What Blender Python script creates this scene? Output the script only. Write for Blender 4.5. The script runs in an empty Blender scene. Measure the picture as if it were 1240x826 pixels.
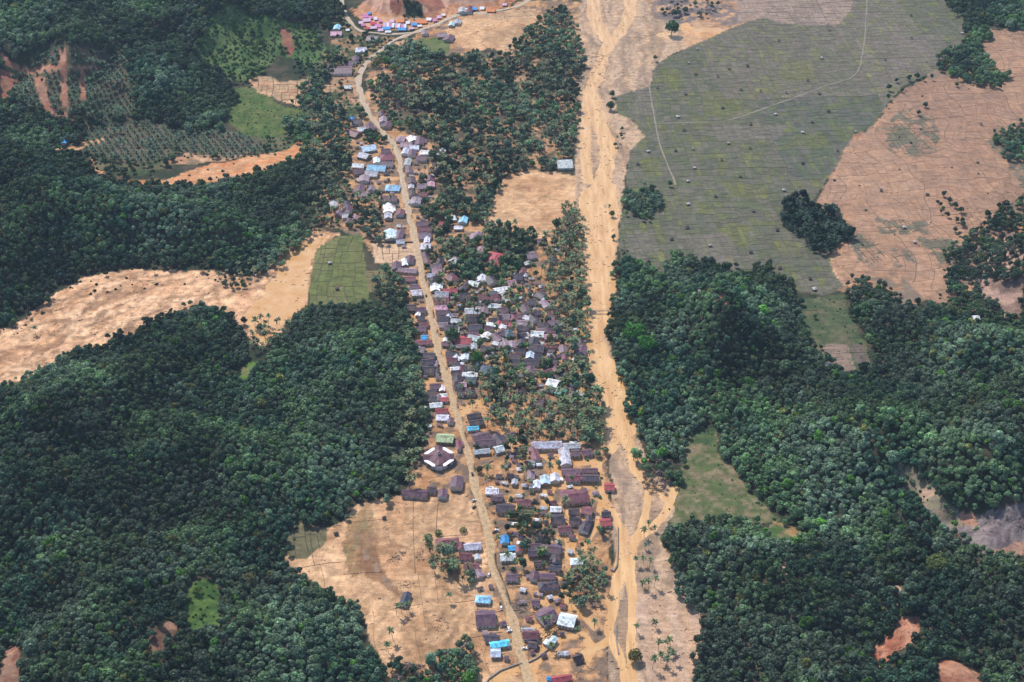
import bpy, math, random
import numpy as np
rng = np.random.default_rng(7); random.seed(7)
R = math.radians
scene = bpy.context.scene
C = scene.collection

# ---------------------------------------------------------------- camera
CAM_H, PITCH, FPX = 815.0, R(35.0), 1722.2      # FPX: focal length in pixels of a 1240 px wide frame
cd = bpy.data.cameras.new('camera'); cam = bpy.data.objects.new('camera', cd); C.objects.link(cam)
cd.lens = 50; cd.sensor_width = 36; cd.clip_start = 1; cd.clip_end = 30000
cam.location = (0, 0, CAM_H); cam.rotation_euler = (math.pi/2 - PITCH, 0, 0)
scene.camera = cam
# ---------------------------------------------------------------- world, sun, exposure
SUN_EL, SUN_AZ = R(50), R(-32)                  # azimuth from +Y towards +X
w = bpy.data.worlds.new('World'); scene.world = w; w.use_nodes = True
nt = w.node_tree; bgn = nt.nodes['Background']
sky = nt.nodes.new('ShaderNodeTexSky'); sky.sky_type = 'NISHITA'; sky.sun_disc = False
sky.sun_elevation = SUN_EL; sky.sun_rotation = SUN_AZ; sky.altitude = 100
sky.air_density = 1.0; sky.dust_density = 1.0; sky.ozone_density = 1.5
nt.links.new(sky.outputs[0], bgn.inputs[0]); bgn.inputs[1].default_value = 0.15
sd = bpy.data.lights.new('sun', 'SUN'); sd.energy = 3.9; sd.angle = R(0.6); sd.color = (1.0, 0.95, 0.88)
sun = bpy.data.objects.new('sun', sd); C.objects.link(sun)
sun.rotation_euler = (math.pi/2 - SUN_EL, 0, math.pi - SUN_AZ); sun.location = (0, 0, 1200)
vs = scene.view_settings; vs.view_transform = 'Standard'; vs.look = 'None'; vs.gamma = 1.0
vs.exposure = 0.30; vs.use_curve_mapping = False
scene.cycles.max_bounces = 5; scene.cycles.transparent_max_bounces = 4
scene.cycles.volume_bounces = 0
HAZE = 0.00003
try: scene.cycles.use_denoising = True
except Exception: pass

# ---------------------------------------------------------------- pixel <-> ground
cP, sP = math.cos(PITCH), math.sin(PITCH)
def proj(x, y, z):
    d = y*cP - (z - CAM_H)*sP
    return 620 + FPX*x/d, 413 - FPX*(y*sP + (z - CAM_H)*cP)/d
def ground(px, py, z=0.0):
    a = (px - 620)/FPX; b = (413 - py)/FPX
    dx, dy, dz = a, cP + b*sP, -sP + b*cP
    t = (z - CAM_H)/dz
    return dx*t, dy*t
def mscale(py):                                 # pixels per metre and foreshortening at a row
    b = (413 - py)/FPX; t = CAM_H/(sP - b*cP)
    return FPX/t, math.sin(PITCH - math.atan(b))

# ---------------------------------------------------------------- noise
def hsh(ix, iy, s):
    h = (ix.astype(np.int64)*374761393 + iy.astype(np.int64)*668265263 + s*1442695041) & 0xffffffff
    h = ((h ^ (h >> 13))*1274126177) & 0xffffffff
    return ((h ^ (h >> 16)) & 0xffff)/65535.0
def vn(x, y, s=0):
    x = np.asarray(x, float); y = np.asarray(y, float)
    ix = np.floor(x); iy = np.floor(y); fx = x-ix; fy = y-iy
    fx = fx*fx*(3-2*fx); fy = fy*fy*(3-2*fy)
    a = hsh(ix, iy, s); b = hsh(ix+1, iy, s); c = hsh(ix, iy+1, s); d = hsh(ix+1, iy+1, s)
    return (a+(b-a)*fx)*(1-fy) + (c+(d-c)*fx)*fy
def fbm(x, y, s=0, o=4):
    t = 0; a = .5; n = 0
    for k in range(o):
        t = t + a*vn(x*2**k + 17.3*k, y*2**k + 5.1*k, s+k); n += a; a *= .55
    return t/n                                   # about 0.2 .. 0.8
def sstep(a, b, x):
    t = np.clip((x-a)/(b-a), 0, 1); return t*t*(3-2*t)
def inpoly(px, py, P):
    P = np.asarray(P, float); out = np.zeros(px.shape, bool)
    m = (px >= P[:,0].min()) & (px <= P[:,0].max()) & (py >= P[:,1].min()) & (py <= P[:,1].max())
    if not m.any(): return out
    x = px[m]; y = py[m]; r = np.zeros(x.shape, bool)
    n = len(P)
    for i in range(n):
        x1, y1 = P[i]; x2, y2 = P[(i+1) % n]
        if y1 == y2: continue
        c = ((y1 > y) != (y2 > y)) & (x < (x2-x1)*(y-y1)/(y2-y1) + x1)
        r ^= c
    out[m] = r; return out
def segdist(x, y, P, closed=False):
    best = np.full(x.shape, 1e9); n = len(P)
    for i in range(n if closed else n-1):
        (x1, y1), (x2, y2) = P[i], P[(i+1) % n]
        dx, dy = x2-x1, y2-y1; L = dx*dx+dy*dy + 1e-9
        t = np.clip(((x-x1)*dx + (y-y1)*dy)/L, 0, 1)
        best = np.minimum(best, np.hypot(x-x1-t*dx, y-y1-t*dy))
    return best
def pts(s):
    v = [float(q) for q in s.replace(',', ' ').split()]
    return [(v[i], v[i+1]) for i in range(0, len(v), 2)]
def wpoly(P): return [ground(*p) for p in P]

# ---------------------------------------------------------------- traced outlines (photograph pixels)
F1 = pts('-120,520 0,470 30,460 60,445 90,428 130,425 150,405 165,405 190,385 225,378 250,370 280,385 295,405 298,425 285,455 300,460 315,440 330,420 345,410 350,395 380,372 420,370 440,375 470,365 488,360 500,390 503,420 505,445 508,470 516,500 512,530 505,560 488,585 460,603 430,608 415,628 395,635 360,632 345,665 350,690 370,697 390,715 415,728 432,738 440,770 450,785 465,812 470,900 -120,900')
F2 = pts('-120,160 0,165 20,165 60,178 100,185 110,200 120,215 160,222 200,227 240,227 290,217 330,207 355,197 372,190 385,205 380,240 360,250 365,285 358,298 330,308 318,325 300,332 270,328 250,322 235,318 200,322 150,322 130,327 100,333 60,348 50,368 25,383 10,395 -120,420')
F3 = pts('-150,-60 400,-60 415,0 418,22 400,30 380,60 410,70 420,80 395,95 372,95 355,70 335,60 310,75 300,95 285,100 278,130 268,160 230,150 165,150 150,160 110,165 100,180 60,170 20,160 0,158 -150,150')
F3w = pts('160,42 200,45 235,60 255,85 275,100 285,120 270,150 235,158 200,152 170,140 160,100')
F3top = pts('-150,-60 400,-60 412,0 405,20 385,20 350,5 330,10 310,25 290,10 270,5 250,30 235,60 200,48 160,48 100,55 60,52 30,55 0,50 -150,60')
F3low = pts('-150,150 0,110 20,128 50,128 90,140 110,150 108,172 60,176 20,165 -150,162')
GREENHILL = pts('235,60 250,30 275,5 300,12 330,18 360,28 380,40 395,60 415,70 395,85 370,80 355,70 335,68 320,85 300,98 280,98 255,85')
BRIGHTF = pts('275,130 285,108 300,105 330,120 345,130 372,135 370,150 340,165 315,172 300,165 280,150')
OIL1 = pts('45,62 70,58 110,60 150,70 165,85 165,140 140,148 100,142 60,130 30,130 15,110 30,85')
OIL2 = pts('105,158 160,148 200,152 235,160 270,160 300,165 322,172 318,188 270,192 240,190 215,185 180,200 140,195 105,185')
REDPS = [pts(q) for q in ('72,60 80,60 83,131 73,129', '25,83 60,79 118,80 118,84 60,87 28,93', '40,93 53,93 60,122 68,134 98,142 96,147 60,137 50,128', '97,86 104,86 105,122 97,122', '0,62 25,82 28,92 12,80 0,72', '0,84 14,88 18,105 10,118 0,130')]
RED2 = pts('338,33 352,38 358,62 350,68 344,56')
F4 = pts('445,68 470,58 505,52 522,62 545,72 575,66 600,62 625,52 640,30 655,25 680,8 700,35 705,58 702,90 698,120 695,190 670,205 640,205 605,212 582,240 570,262 545,272 520,268 506,258 500,240 506,222 530,196 525,182 508,162 488,158 472,150 456,125 443,98')
F6 = pts('742,322 762,316 800,338 815,308 850,320 900,332 930,320 958,350 972,390 985,420 1000,440 1028,452 1055,452 1058,430 1045,410 1022,385 1022,352 1050,340 1072,352 1100,372 1140,380 1150,360 1148,310 1200,290 1222,250 1400,190 1400,900 835,900 838,790 850,760 850,735 815,728 812,690 800,655 818,640 845,630 885,628 920,634 945,642 968,640 925,608 900,580 872,548 868,522 855,512 832,522 828,555 790,558 783,536 772,518 760,500 754,460 746,430 740,395 746,345')
CLUMP7 = pts('945,240 965,238 985,250 1005,252 1025,262 1030,285 1012,300 985,308 972,300 958,275 945,262')
CLUMP8 = pts('750,248 762,232 775,228 790,225 800,240 798,262 780,266 760,260')
TOPRIGHT = pts('1145,-40 1400,-40 1400,40 1240,36 1200,34 1188,55 1190,75 1215,85 1218,95 1190,102 1165,95 1150,92 1135,80 1140,62 1165,60 1172,40 1165,18 1150,12')
FIELD_R = pts('835,525 868,522 872,550 900,582 925,610 945,630 920,634 880,628 840,632 812,640 815,612 825,590 828,560')
CLEAR_R = pts('970,362 1020,356 1030,385 1048,412 1055,440 1045,450 1028,450 1000,438 985,420 972,390')
P1 = pts('1165,-40 1170,30 1165,60 1140,82 1092,105 1075,125 1058,152 1032,165 1024,178 1010,205 985,242 990,250 1000,300 1010,330 1022,348 1000,358 965,352 930,322 900,332 850,322 812,312 800,336 752,318 748,290 752,262 762,240 758,215 763,182 781,165 768,146 748,138 742,118 788,104 792,84 800,74 832,58 890,32 925,20 940,-40')
P2 = pts('988,245 1012,205 1030,172 1058,155 1078,128 1095,107 1140,92 1165,102 1215,100 1190,80 1185,50 1195,36 1400,34 1400,190 1240,235 1222,248 1200,272 1175,290 1150,318 1146,370 1120,362 1088,330 1040,335 1022,348 1005,318 1032,290 1028,262 1000,252')
P3 = pts('385,298 412,285 438,284 442,320 448,366 376,370 374,350 380,318')
M1 = pts('-120,450 0,398 30,385 55,362 105,335 160,325 215,328 258,328 300,334 322,328 345,300 362,285 385,275 412,285 386,298 380,318 374,350 374,372 355,377 340,402 330,418 312,418 298,402 282,383 250,368 200,383 160,405 130,424 90,430 40,455 0,470 -120,510')
FLOODL = pts('345,305 365,292 380,290 395,287 385,300 378,318 372,345 370,372 355,376 338,402 330,415 312,415 302,400 295,385 305,370 322,352 335,328')
M2 = pts('106,188 112,192 118,206 150,218 200,218 232,206 262,198 300,190 340,184 375,166 420,160 425,166 385,182 345,200 300,214 255,222 200,226 150,224 118,216')
M2b = pts('300,96 325,92 345,100 372,95 400,95 415,105 395,118 412,125 360,128 330,118 310,112')
M3 = pts('583,268 598,240 608,218 625,206 668,208 697,214 702,245 685,258 672,275 655,290 630,284 600,272')
M4 = pts('345,672 350,642 362,634 398,640 418,630 432,612 465,602 560,597 575,610 582,640 590,680 598,720 610,760 628,800 640,830 640,900 470,900 462,800 448,775 440,742 415,726 390,712 368,696 348,690')
M4G = pts('345,672 350,642 362,634 398,642 392,660 372,676 355,678')
VIL = pts('385,160 430,150 445,100 465,60 520,35 560,20 640,0 705,0 702,60 640,40 590,60 545,72 470,150 505,165 540,190 520,215 500,240 520,270 580,265 610,330 650,300 685,255 704,250 712,300 716,380 712,430 722,470 735,540 738,600 735,650 742,690 735,740 735,800 745,900 600,900 610,800 590,740 575,690 565,600 490,600 500,560 515,540 518,490 505,440 500,390 480,360 470,330 440,290 400,275 380,260 395,225 425,190')
RIV = pts('690,-60 703,0 698,45 704,70 698,130 696,190 697,240 704,282 700,310 709,340 714,390 710,402 712,430 720,470 726,510 737,540 742,600 738,640 747,680 738,720 736,790 742,900 840,900 836,826 850,770 846,740 820,692 800,650 806,640 822,612 815,588 790,568 780,546 762,512 750,470 741,430 733,402 738,370 739,332 747,300 752,262 756,215 764,184 781,165 768,146 748,138 742,118 788,104 792,84 800,74 832,58 820,30 788,20 778,-60')
TOPMUD = pts('780,-60 800,20 835,30 860,18 900,5 960,-10 1000,-60')
TOPMUD2 = pts('795,35 830,28 860,40 905,26 880,40 832,58 800,74 790,60')
SCRUB = pts('385,85 395,60 412,40 400,28 420,20 432,38 470,44 480,48 462,58 446,72 434,86 430,102 436,122 448,142 430,152 400,160 372,150 372,128 392,118 412,110 400,95')
CUT = pts('425,12 440,5 475,-20 620,-60 640,-5 600,12 560,16 535,25 510,30 495,25 470,30 440,28')
CUTG = pts('488,2 508,-5 512,24 492,24')
TOPSAND = pts('540,30 580,18 620,12 650,10 660,40 640,70 600,60 570,62 545,50')
LOGS = pts('1075,545 1092,562 1120,588 1150,615 1180,625 1230,610 1400,600 1400,680 1240,674 1190,672 1162,652 1130,632 1108,602 1085,575')
SLIDE1 = pts('1048,800 1060,780 1080,765 1090,748 1115,745 1112,765 1100,782 1075,800 1060,812')
SLIDE2 = pts('1135,800 1160,800 1185,815 1195,900 1140,900')
GLADE = pts('226,712 240,700 258,702 268,720 268,755 250,768 230,766 222,745')
GLADE2 = pts('283,455 296,438 312,438 305,455 292,464')
BARE1 = pts('180,790 185,765 200,752 215,750 214,765 200,778 195,800')
BARE2 = pts('-40,826 2,810 8,784 22,782 28,800 20,840 -40,860')
ROADL = pts('66,178 95,177 100,172 126,167 127,171 104,178 96,182 68,182')
CH = [  # river channels: points, half widths in metres
 (pts('722,-40 718,20 735,48'), 9), (pts('768,-40 762,20 748,42 735,55 727,80 714,112'), 8),
 (pts('714,112 710,135 708,190 712,220'), 6), (pts('714,112 722,140 738,180 730,215 715,250'), 9),
 (pts('715,235 722,290 726,340 722,395'), 15), (pts('738,225 742,260 738,300 732,350'), 6),
 (pts('705,275 704,300 710,340 716,375'), 5),
 (pts('724,390 716,410 722,430 740,455 752,490 758,520'), 11), (pts('716,420 728,460 742,500 750,520'), 6),
 (pts('725,465 735,500 733,530'), 4), (pts('757,515 764,545 770,570 785,588 792,592'), 5), (pts('758,510 748,530 738,545'), 4),
 (pts('785,588 784,610 778,640 768,655'), 3.2), (pts('816,592 808,618 790,640 768,655'), 3.2), (pts('790,590 808,606 815,598'), 2.5),
 (pts('768,655 762,690 766,725 764,770 766,826 768,900'), 3.4), (pts('728,600 740,618 752,640 754,665 746,700 742,740 738,765 752,800 760,840 765,900'), 3.2),
 (pts('762,690 752,705 743,725'), 2), (pts('735,725 742,740'), 2), (pts('708,790 730,780 740,772'), 2.5)]
FL = [  # flooded lanes and yards in the village
 (pts('726,560 728,600 722,640 708,662 692,690 685,715 688,730 700,745'), 2.2), (pts('685,715 668,722 652,718'), 3.5),
 (pts('652,732 660,728'), 4), (pts('668,760 658,768 650,760'), 4), (pts('710,800 718,785 705,768 690,770 672,775'), 2.8),
 (pts('672,778 655,792 645,812 648,850'), 4), (pts('590,840 605,818 630,808 650,800'), 4.5), (pts('695,730 720,760'), 2.0),
 (pts('655,548 678,552'), 6), (pts('664,552 672,566 668,590 660,600 662,615'), 4.5), (pts('700,560 722,558 718,585 680,588'), 4), (pts('686,612 688,640'), 2.0), (pts('692,650 690,672'), 4.0),
 (pts('707,620 704,626'), 3.0), (pts('560,500 572,490 590,486'), 5), (pts('575,430 592,440 605,430'), 5), (pts('515,462 532,460'), 4),
 (pts('552,345 560,338'), 5), (pts('480,334 505,331'), 2.5), (pts('618,500 612,520 620,545'), 4), (pts('690,490 705,500'), 4),
 (pts('700,455 706,470 715,490'), 4), (pts('655,378 662,372'), 3), (pts('680,398 684,412'), 4), (pts('450,215 478,216'), 4), (pts('590,462 600,470 612,485'), 4), (pts('690,40 700,48'), 8), (pts('805,42 822,45'), 7), (pts('845,36 870,36'), 7), (pts('685,35 690,50'), 6)]
ROADS = {'main': (pts('690,-45 640,0 600,14 555,18 530,29 500,40 480,48 465,58 450,70 438,85 434,100 440,122 452,145 465,161 478,176 484,195 488,220 492,245 498,270 504,300 512,335 519,365 525,395 531,425 539,450 546,475 553,500 560,525 567,550 573,577 581,606 589,640 597,680 607,710 618,745 627,780 632,800 640,826 652,870'), 3.5),
 'branch': (pts('408,-30 415,5 420,20 428,31 440,38 470,41 500,40'), 3.0),
 'lane': (pts('643,400 640,420 636,445 634,460'), 1.6), 'lane2': (pts('596,415 604,400 608,388'), 1.2), 'track': (pts('452,66 455,78'), 1.2),
 'field_path': (pts('786,104 790,128 794,150 800,178 815,215 818,224'), 1.0),
 'field_path2': (pts('1052,-40 1049,20 1046,55 1036,90 1000,104 940,126 880,146 840,148 794,150'), 1.0)}

# ---------------------------------------------------------------- hills (height in metres over the valley floor)
HILLS = [(F1, 34, 150, .5), (F2, 26, 90, .5), (F3, 46, 190, .45), (F6, 38, 150, .55), (pts('235,60 275,0 300,-20 360,-20 400,10 415,40 395,75 370,80 340,70 300,98 270,95'), 20, 90, .2),
         (pts('430,8 470,-30 640,-60 640,-8 600,8 560,10 535,20 510,24 470,22'), 34, 40, .4)]
GX = np.arange(-1300, 1301, 10.0); GY = np.arange(500, 2601, 10.0)
gx, gy = np.meshgrid(GX, GY)
HG = np.zeros_like(gx)
for P, H, ramp, na in HILLS:
    W = wpoly([(p[0], max(p[1], -60)) for p in P])
    W = [(a, (2700 if b > 2270 else (450 if b < 690 else b))) for a, b in W]
    ins = inpoly(gx, gy, W); d = segdist(gx, gy, W, True)
    n = fbm(gx/170, gy/170, 3)
    HG = np.maximum(HG, np.where(ins, sstep(0, ramp, d)*H*(1-na + na*2.2*sstep(.25, .75, n)), 0))
HG += np.where(HG > 0, ((fbm(gx/45, gy/45, 9)-.5)*16 + (np.abs(fbm(gx/130, gy/130, 12)-.5)*-150+15))*sstep(0, 22, HG), 0); HG = np.maximum(HG, 0)
for _ in range(2):
    HG[1:-1,1:-1] = (HG[1:-1,1:-1]*4 + HG[:-2,1:-1] + HG[2:,1:-1] + HG[1:-1,:-2] + HG[1:-1,2:])/8
def hill(x, y):
    fx = np.clip((np.asarray(x, float)-GX[0])/10, 0, len(GX)-1.001); fy = np.clip((np.asarray(y, float)-GY[0])/10, 0, len(GY)-1.001)
    i = fx.astype(int); j = fy.astype(int); fx = fx-i; fy = fy-j
    return (HG[j,i]*(1-fx)+HG[j,i+1]*fx)*(1-fy) + (HG[j+1,i]*(1-fx)+HG[j+1,i+1]*fx)*fy
WROADS = {k: (wpoly([(p[0], p[1]) for p in v[0]]), v[1]) for k, v in ROADS.items()}
WCH = [(wpoly(P), h) for P, h in CH]; WFL = [(wpoly(P), h) for P, h in FL]
WATER_Z = -0.42
def carve(x, y, px, py):
    """negative depth of channels and flooded yards; river bars roll gently round the water level"""
    wob = (fbm(x/9, y/16, 21)-.5)
    riv = inpoly(px + wob*10, py + (fbm(x/14, y/14, 22)-.5)*8, RIV)
    z = np.where(riv, -.14 + (fbm(x/7, y/30, 23)-.5)*.62, 0.0)
    for P, h in WCH:
        d = segdist(x, y, P) + wob*h*1.1
        z = np.minimum(z, np.where(d < h*1.5, -1.0*(1-sstep(h*.65, h*1.5, d)) , 0))
    for P, h in WFL:
        d = segdist(x, y, P) + wob*h*1.6
        z = np.minimum(z, np.where(d < h*1.5, -.9*(1-sstep(h*.6, h*1.5, d)), 0))
    f = inpoly(px + wob*12, py + wob*8, FLOODL)
    z = np.where(f, np.minimum(z, -.62 + (fbm(x/10, y/10, 25)-.5)*.5), z)
    return z, riv
# ---------------------------------------------------------------- object helpers
def link(o, parent=None):
    C.objects.link(o)
    if parent is not None: o.parent = parent
    return o
def tag(o, label=None, cat=None, group=None, kind=None):
    if label: o['label'] = label
    if cat: o['category'] = cat
    if group: o['group'] = group
    if kind: o['kind'] = kind
    return o
def empty(name, loc, rz=0.0, s=1.0):
    o = bpy.data.objects.new(name, None); o.empty_display_size = 1
    o.location = loc; o.rotation_euler = (0, 0, rz); o.scale = (s, s, s)
    return link(o)
def np_mesh(name, V, F, mat=None, smooth=False):
    """V (n,3), F (m,k) with a fixed k"""
    V = np.asarray(V, np.float32); F = np.asarray(F, np.int32)
    me = bpy.data.meshes.new(name)
    me.vertices.add(len(V)); me.vertices.foreach_set('co', V.ravel())
    k = F.shape[1]
    me.loops.add(F.size); me.loops.foreach_set('vertex_index', F.ravel())
    me.polygons.add(len(F)); me.polygons.foreach_set('loop_start', np.arange(0, F.size, k, dtype=np.int32))
    me.polygons.foreach_set('loop_total', np.full(len(F), k, np.int32))
    if smooth: me.polygons.foreach_set('use_smooth', np.ones(len(F), bool))
    me.update(calc_edges=True)
    if mat: me.materials.append(mat)
    return me
def py_mesh(name, V, F, mat=None):
    me = bpy.data.meshes.new(name); me.from_pydata(V, [], F); me.update()
    if mat: me.materials.append(mat)
    return me
def mobj(name, me, parent=None, loc=(0,0,0), scale=(1,1,1), rz=0.0):
    o = bpy.data.objects.new(name, me); o.location = loc; o.scale = scale; o.rotation_euler = (0, 0, rz)
    return link(o, parent)
class MB:
    def __init__(s): s.V = []; s.F = []
    def add(s, V, F):
        n = len(s.V); s.V += [tuple(v) for v in V]; s.F += [tuple(i+n for i in f) for f in F]; return s
    def box(s, x0, x1, y0, y1, z0, z1):
        return s.add([(x0,y0,z0),(x1,y0,z0),(x1,y1,z0),(x0,y1,z0),(x0,y0,z1),(x1,y0,z1),(x1,y1,z1),(x0,y1,z1)],
              [(0,3,2,1),(4,5,6,7),(0,1,5,4),(1,2,6,5),(2,3,7,6),(3,0,4,7)])
    def tube(s, P, rad, n=6):
        from mathutils import Vector
        rings = []
        for i, p in enumerate(P):
            p = Vector(p); a = Vector(P[max(i-1,0)]); b = Vector(P[min(i+1,len(P)-1)])
            t = (b-a).normalized(); u = t.orthogonal().normalized()
            if abs(t.z) > .5: u = Vector((1,0,0)) - t*t.x; u.normalize()
            v = t.cross(u); r = rad[i] if isinstance(rad, (list, tuple)) else rad
            rings.append([p + (u*math.cos(2*math.pi*k/n) + v*math.sin(2*math.pi*k/n))*r for k in range(n)])
        V = [q for r in rings for q in r]; F = []
        for i in range(len(P)-1):
            for k in range(n): F.append((i*n+k, i*n+(k+1)%n, (i+1)*n+(k+1)%n, (i+1)*n+k))
        F.append(tuple(range(n))[::-1]); F.append(tuple((len(P)-1)*n+k for k in range(n)))
        return s.add(V, F)
    def mesh(s, name, mat): return py_mesh(name, s.V, s.F, mat)

# ---------------------------------------------------------------- materials
def mat(name, col=(.5,.5,.5), rough=.8, spec=.3):
    m = bpy.data.materials.new(name); m.use_nodes = True
    b = m.node_tree.nodes['Principled BSDF']
    b.inputs['Base Color'].default_value = (*col, 1); b.inputs['Roughness'].default_value = rough
    b.inputs['Specular IOR Level'].default_value = spec
    return m, m.node_tree, b
def N(nt, t, **kw):
    n = nt.nodes.new(t)
    for k, v in kw.items(): setattr(n, k, v)
    return n
def noise(nt, scale, detail=4, rough=.6, vec=None):
    n = N(nt, 'ShaderNodeTexNoise'); n.inputs['Scale'].default_value = scale
    n.inputs['Detail'].default_value = detail; n.inputs['Roughness'].default_value = rough
    if vec is not None: nt.links.new(vec, n.inputs['Vector'])
    return n
def rmap(nt, src, a, b, c, d):
    m = N(nt, 'ShaderNodeMapRange'); nt.links.new(src, m.inputs[0])
    for i, v in zip((1,2,3,4), (a,b,c,d)): m.inputs[i].default_value = v
    return m.outputs[0]
def mul(nt, colsock, facsock):
    v = N(nt, 'ShaderNodeVectorMath', operation='SCALE'); nt.links.new(colsock, v.inputs[0]); nt.links.new(facsock, v.inputs['Scale'])
    return v.outputs[0]
def mix(nt, fac, a, b):
    m = N(nt, 'ShaderNodeMix', data_type='RGBA')
    if isinstance(fac, float): m.inputs[0].default_value = fac
    else: nt.links.new(fac, m.inputs[0])
    for i, s in ((6, a), (7, b)):
        if isinstance(s, tuple): m.inputs[i].default_value = (*s, 1)
        else: nt.links.new(s, m.inputs[i])
    return m.outputs[2]
def bump(nt, b, h, strength, dist):
    n = N(nt, 'ShaderNodeBump'); n.inputs['Strength'].default_value = strength; n.inputs['Distance'].default_value = dist
    nt.links.new(h, n.inputs['Height']); nt.links.new(n.outputs[0], b.inputs['Normal'])
def geo_pos(nt): return N(nt, 'ShaderNodeNewGeometry').outputs['Position']

def ground_mat():
    m, nt, b = mat('ground_soil', rough=.92, spec=.15)
    a = N(nt, 'ShaderNodeAttribute', attribute_name='soil'); p = geo_pos(nt)
    n1 = noise(nt, .9, 5, .65, p); n2 = noise(nt, .12, 4, .6, p); n3 = noise(nt, .33, 3, .7, p)
    c = mul(nt, a.outputs['Color'], rmap(nt, n1.outputs[0], .28, .72, .74, 1.26))
    c = mul(nt, c, rmap(nt, n2.outputs[0], .3, .7, .86, 1.14))
    c = mul(nt, c, rmap(nt, n3.outputs[0], .3, .7, .9, 1.1))
    n4 = noise(nt, .055, 9, .7, p); n4.inputs['Distortion'].default_value = 2.2
    mp = N(nt, 'ShaderNodeMapping'); mp.inputs['Rotation'].default_value = (0, 0, .5); mp.inputs['Scale'].default_value = (.04, .2, .1); nt.links.new(p, mp.inputs[0])
    n5 = noise(nt, 1.0, 7, .68, mp.outputs[0]); n5.inputs['Distortion'].default_value = 1.4
    c = mul(nt, c, rmap(nt, n4.outputs[0], .38, .60, .80, 1.10)); c = mul(nt, c, rmap(nt, n5.outputs[0], .40, .60, .84, 1.10))
    v = N(nt, 'ShaderNodeTexVoronoi'); v.inputs['Scale'].default_value = .45; nt.links.new(p, v.inputs['Vector'])
    spot = N(nt, 'ShaderNodeMath', operation='LESS_THAN'); nt.links.new(v.outputs['Distance'], spot.inputs[0]); spot.inputs[1].default_value = .17
    c = mul(nt, c, rmap(nt, spot.outputs[0], 0, 1, 1, .72))
    nt.links.new(c, b.inputs['Base Color'])
    ad = N(nt, 'ShaderNodeMath', operation='ADD'); nt.links.new(n1.outputs[0], ad.inputs[0]); nt.links.new(n4.outputs[0], ad.inputs[1]); bump(nt, b, ad.outputs[0], .55, .9)
    return m
def water_mat():
    m, nt, b = mat('muddy_water', (.60,.38,.20), .28, .25)
    p = geo_pos(nt); mp = N(nt, 'ShaderNodeMapping'); mp.inputs['Scale'].default_value = (.16, .02, .1)
    nt.links.new(p, mp.inputs[0]); n = noise(nt, 1, 6, .62, mp.outputs[0]); n2 = noise(nt, .5, 3, .5, p)
    c = mix(nt, rmap(nt, n.outputs[0], .36, .64, 0, 1), (.50,.275,.115), (.67,.42,.205))
    c = mul(nt, c, rmap(nt, n2.outputs[0], .3, .7, .93, 1.07))
    nt.links.new(c, b.inputs['Base Color']); bump(nt, b, n2.outputs[0], .15, .1)
    return m
def pond_mat():
    m, nt, b = mat('flood_water', (.55,.30,.11), .22, .3)
    p = geo_pos(nt); n = noise(nt, .07, 4, .6, p)
    nt.links.new(mix(nt, rmap(nt, n.outputs[0], .35, .65, 0, 1), (.50,.255,.085), (.58,.35,.165)), b.inputs['Base Color'])
    return m
def road_mat():
    m, nt, b = mat('silted_road', rough=.95, spec=.1)
    p = geo_pos(nt); a = N(nt, 'ShaderNodeAttribute', attribute_name='soil')
    n = noise(nt, .35, 5, .65, p); n2 = noise(nt, 1.6, 3, .6, p)
    c = mul(nt, mul(nt, a.outputs['Color'], rmap(nt, n.outputs[0], .3, .7, .66, 1.25)), rmap(nt, n2.outputs[0], .3, .7, .8, 1.15))
    nt.links.new(c, b.inputs['Base Color'])
    return m
def leaf_mat(name, tr=.25):
    m, nt, b = mat(name, rough=.55, spec=.25)
    a = N(nt, 'ShaderNodeAttribute', attribute_name='tint', attribute_type='INSTANCER')
    p = geo_pos(nt); n = noise(nt, .8, 2, .5, p)
    c = mul(nt, a.outputs['Color'], rmap(nt, n.outputs[0], .3, .7, .5, 1.5))
    nt.links.new(c, b.inputs['Base Color'])
    t = N(nt, 'ShaderNodeBsdfTranslucent'); nt.links.new(c, t.inputs[0])
    ms = N(nt, 'ShaderNodeMixShader'); ms.inputs[0].default_value = tr
    out = nt.nodes['Material Output']
    nt.links.new(b.outputs[0], ms.inputs[1]); nt.links.new(t.outputs[0], ms.inputs[2]); nt.links.new(ms.outputs[0], out.inputs[0])
    return m
def roof_mat():
    """corrugated sheets: the object's own colour, sheet by sheet variation, rust and silt"""
    m, nt, b = mat('roof_sheet', rough=.55, spec=.35)
    oi = N(nt, 'ShaderNodeObjectInfo'); tc = N(nt, 'ShaderNodeTexCoord')
    br = N(nt, 'ShaderNodeTexBrick'); br.inputs['Scale'].default_value = 1.0
    br.inputs['Color1'].default_value = (.72,.72,.72,1); br.inputs['Color2'].default_value = (1.22,1.22,1.22,1); br.inputs['Mortar'].default_value = (.8,.8,.8,1)
    br.inputs['Brick Width'].default_value = 1.9; br.inputs['Row Height'].default_value = 2.1; br.inputs['Mortar Size'].default_value = .03
    nt.links.new(tc.outputs['Object'], br.inputs['Vector'])
    p = geo_pos(nt); n = noise(nt, .55, 5, .7, p); n2 = noise(nt, .2, 2, .5, p)
    v = N(nt, 'ShaderNodeVectorMath', operation='MULTIPLY'); nt.links.new(oi.outputs['Color'], v.inputs[0]); nt.links.new(br.outputs['Color'], v.inputs[1])
    c = mul(nt, v.outputs[0], rmap(nt, n.outputs[0], .3, .7, .5, 1.5))
    c = mix(nt, rmap(nt, n2.outputs[0], .5, .64, 0, .5), c, (.20,.105,.085))
    nt.links.new(c, b.inputs['Base Color'])
    wv = N(nt, 'ShaderNodeTexWave'); wv.inputs['Scale'].default_value = 2.2; nt.links.new(tc.outputs['Object'], wv.inputs['Vector'])
    bump(nt, b, wv.outputs['Fac'], .3, .05)
    return m
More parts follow.
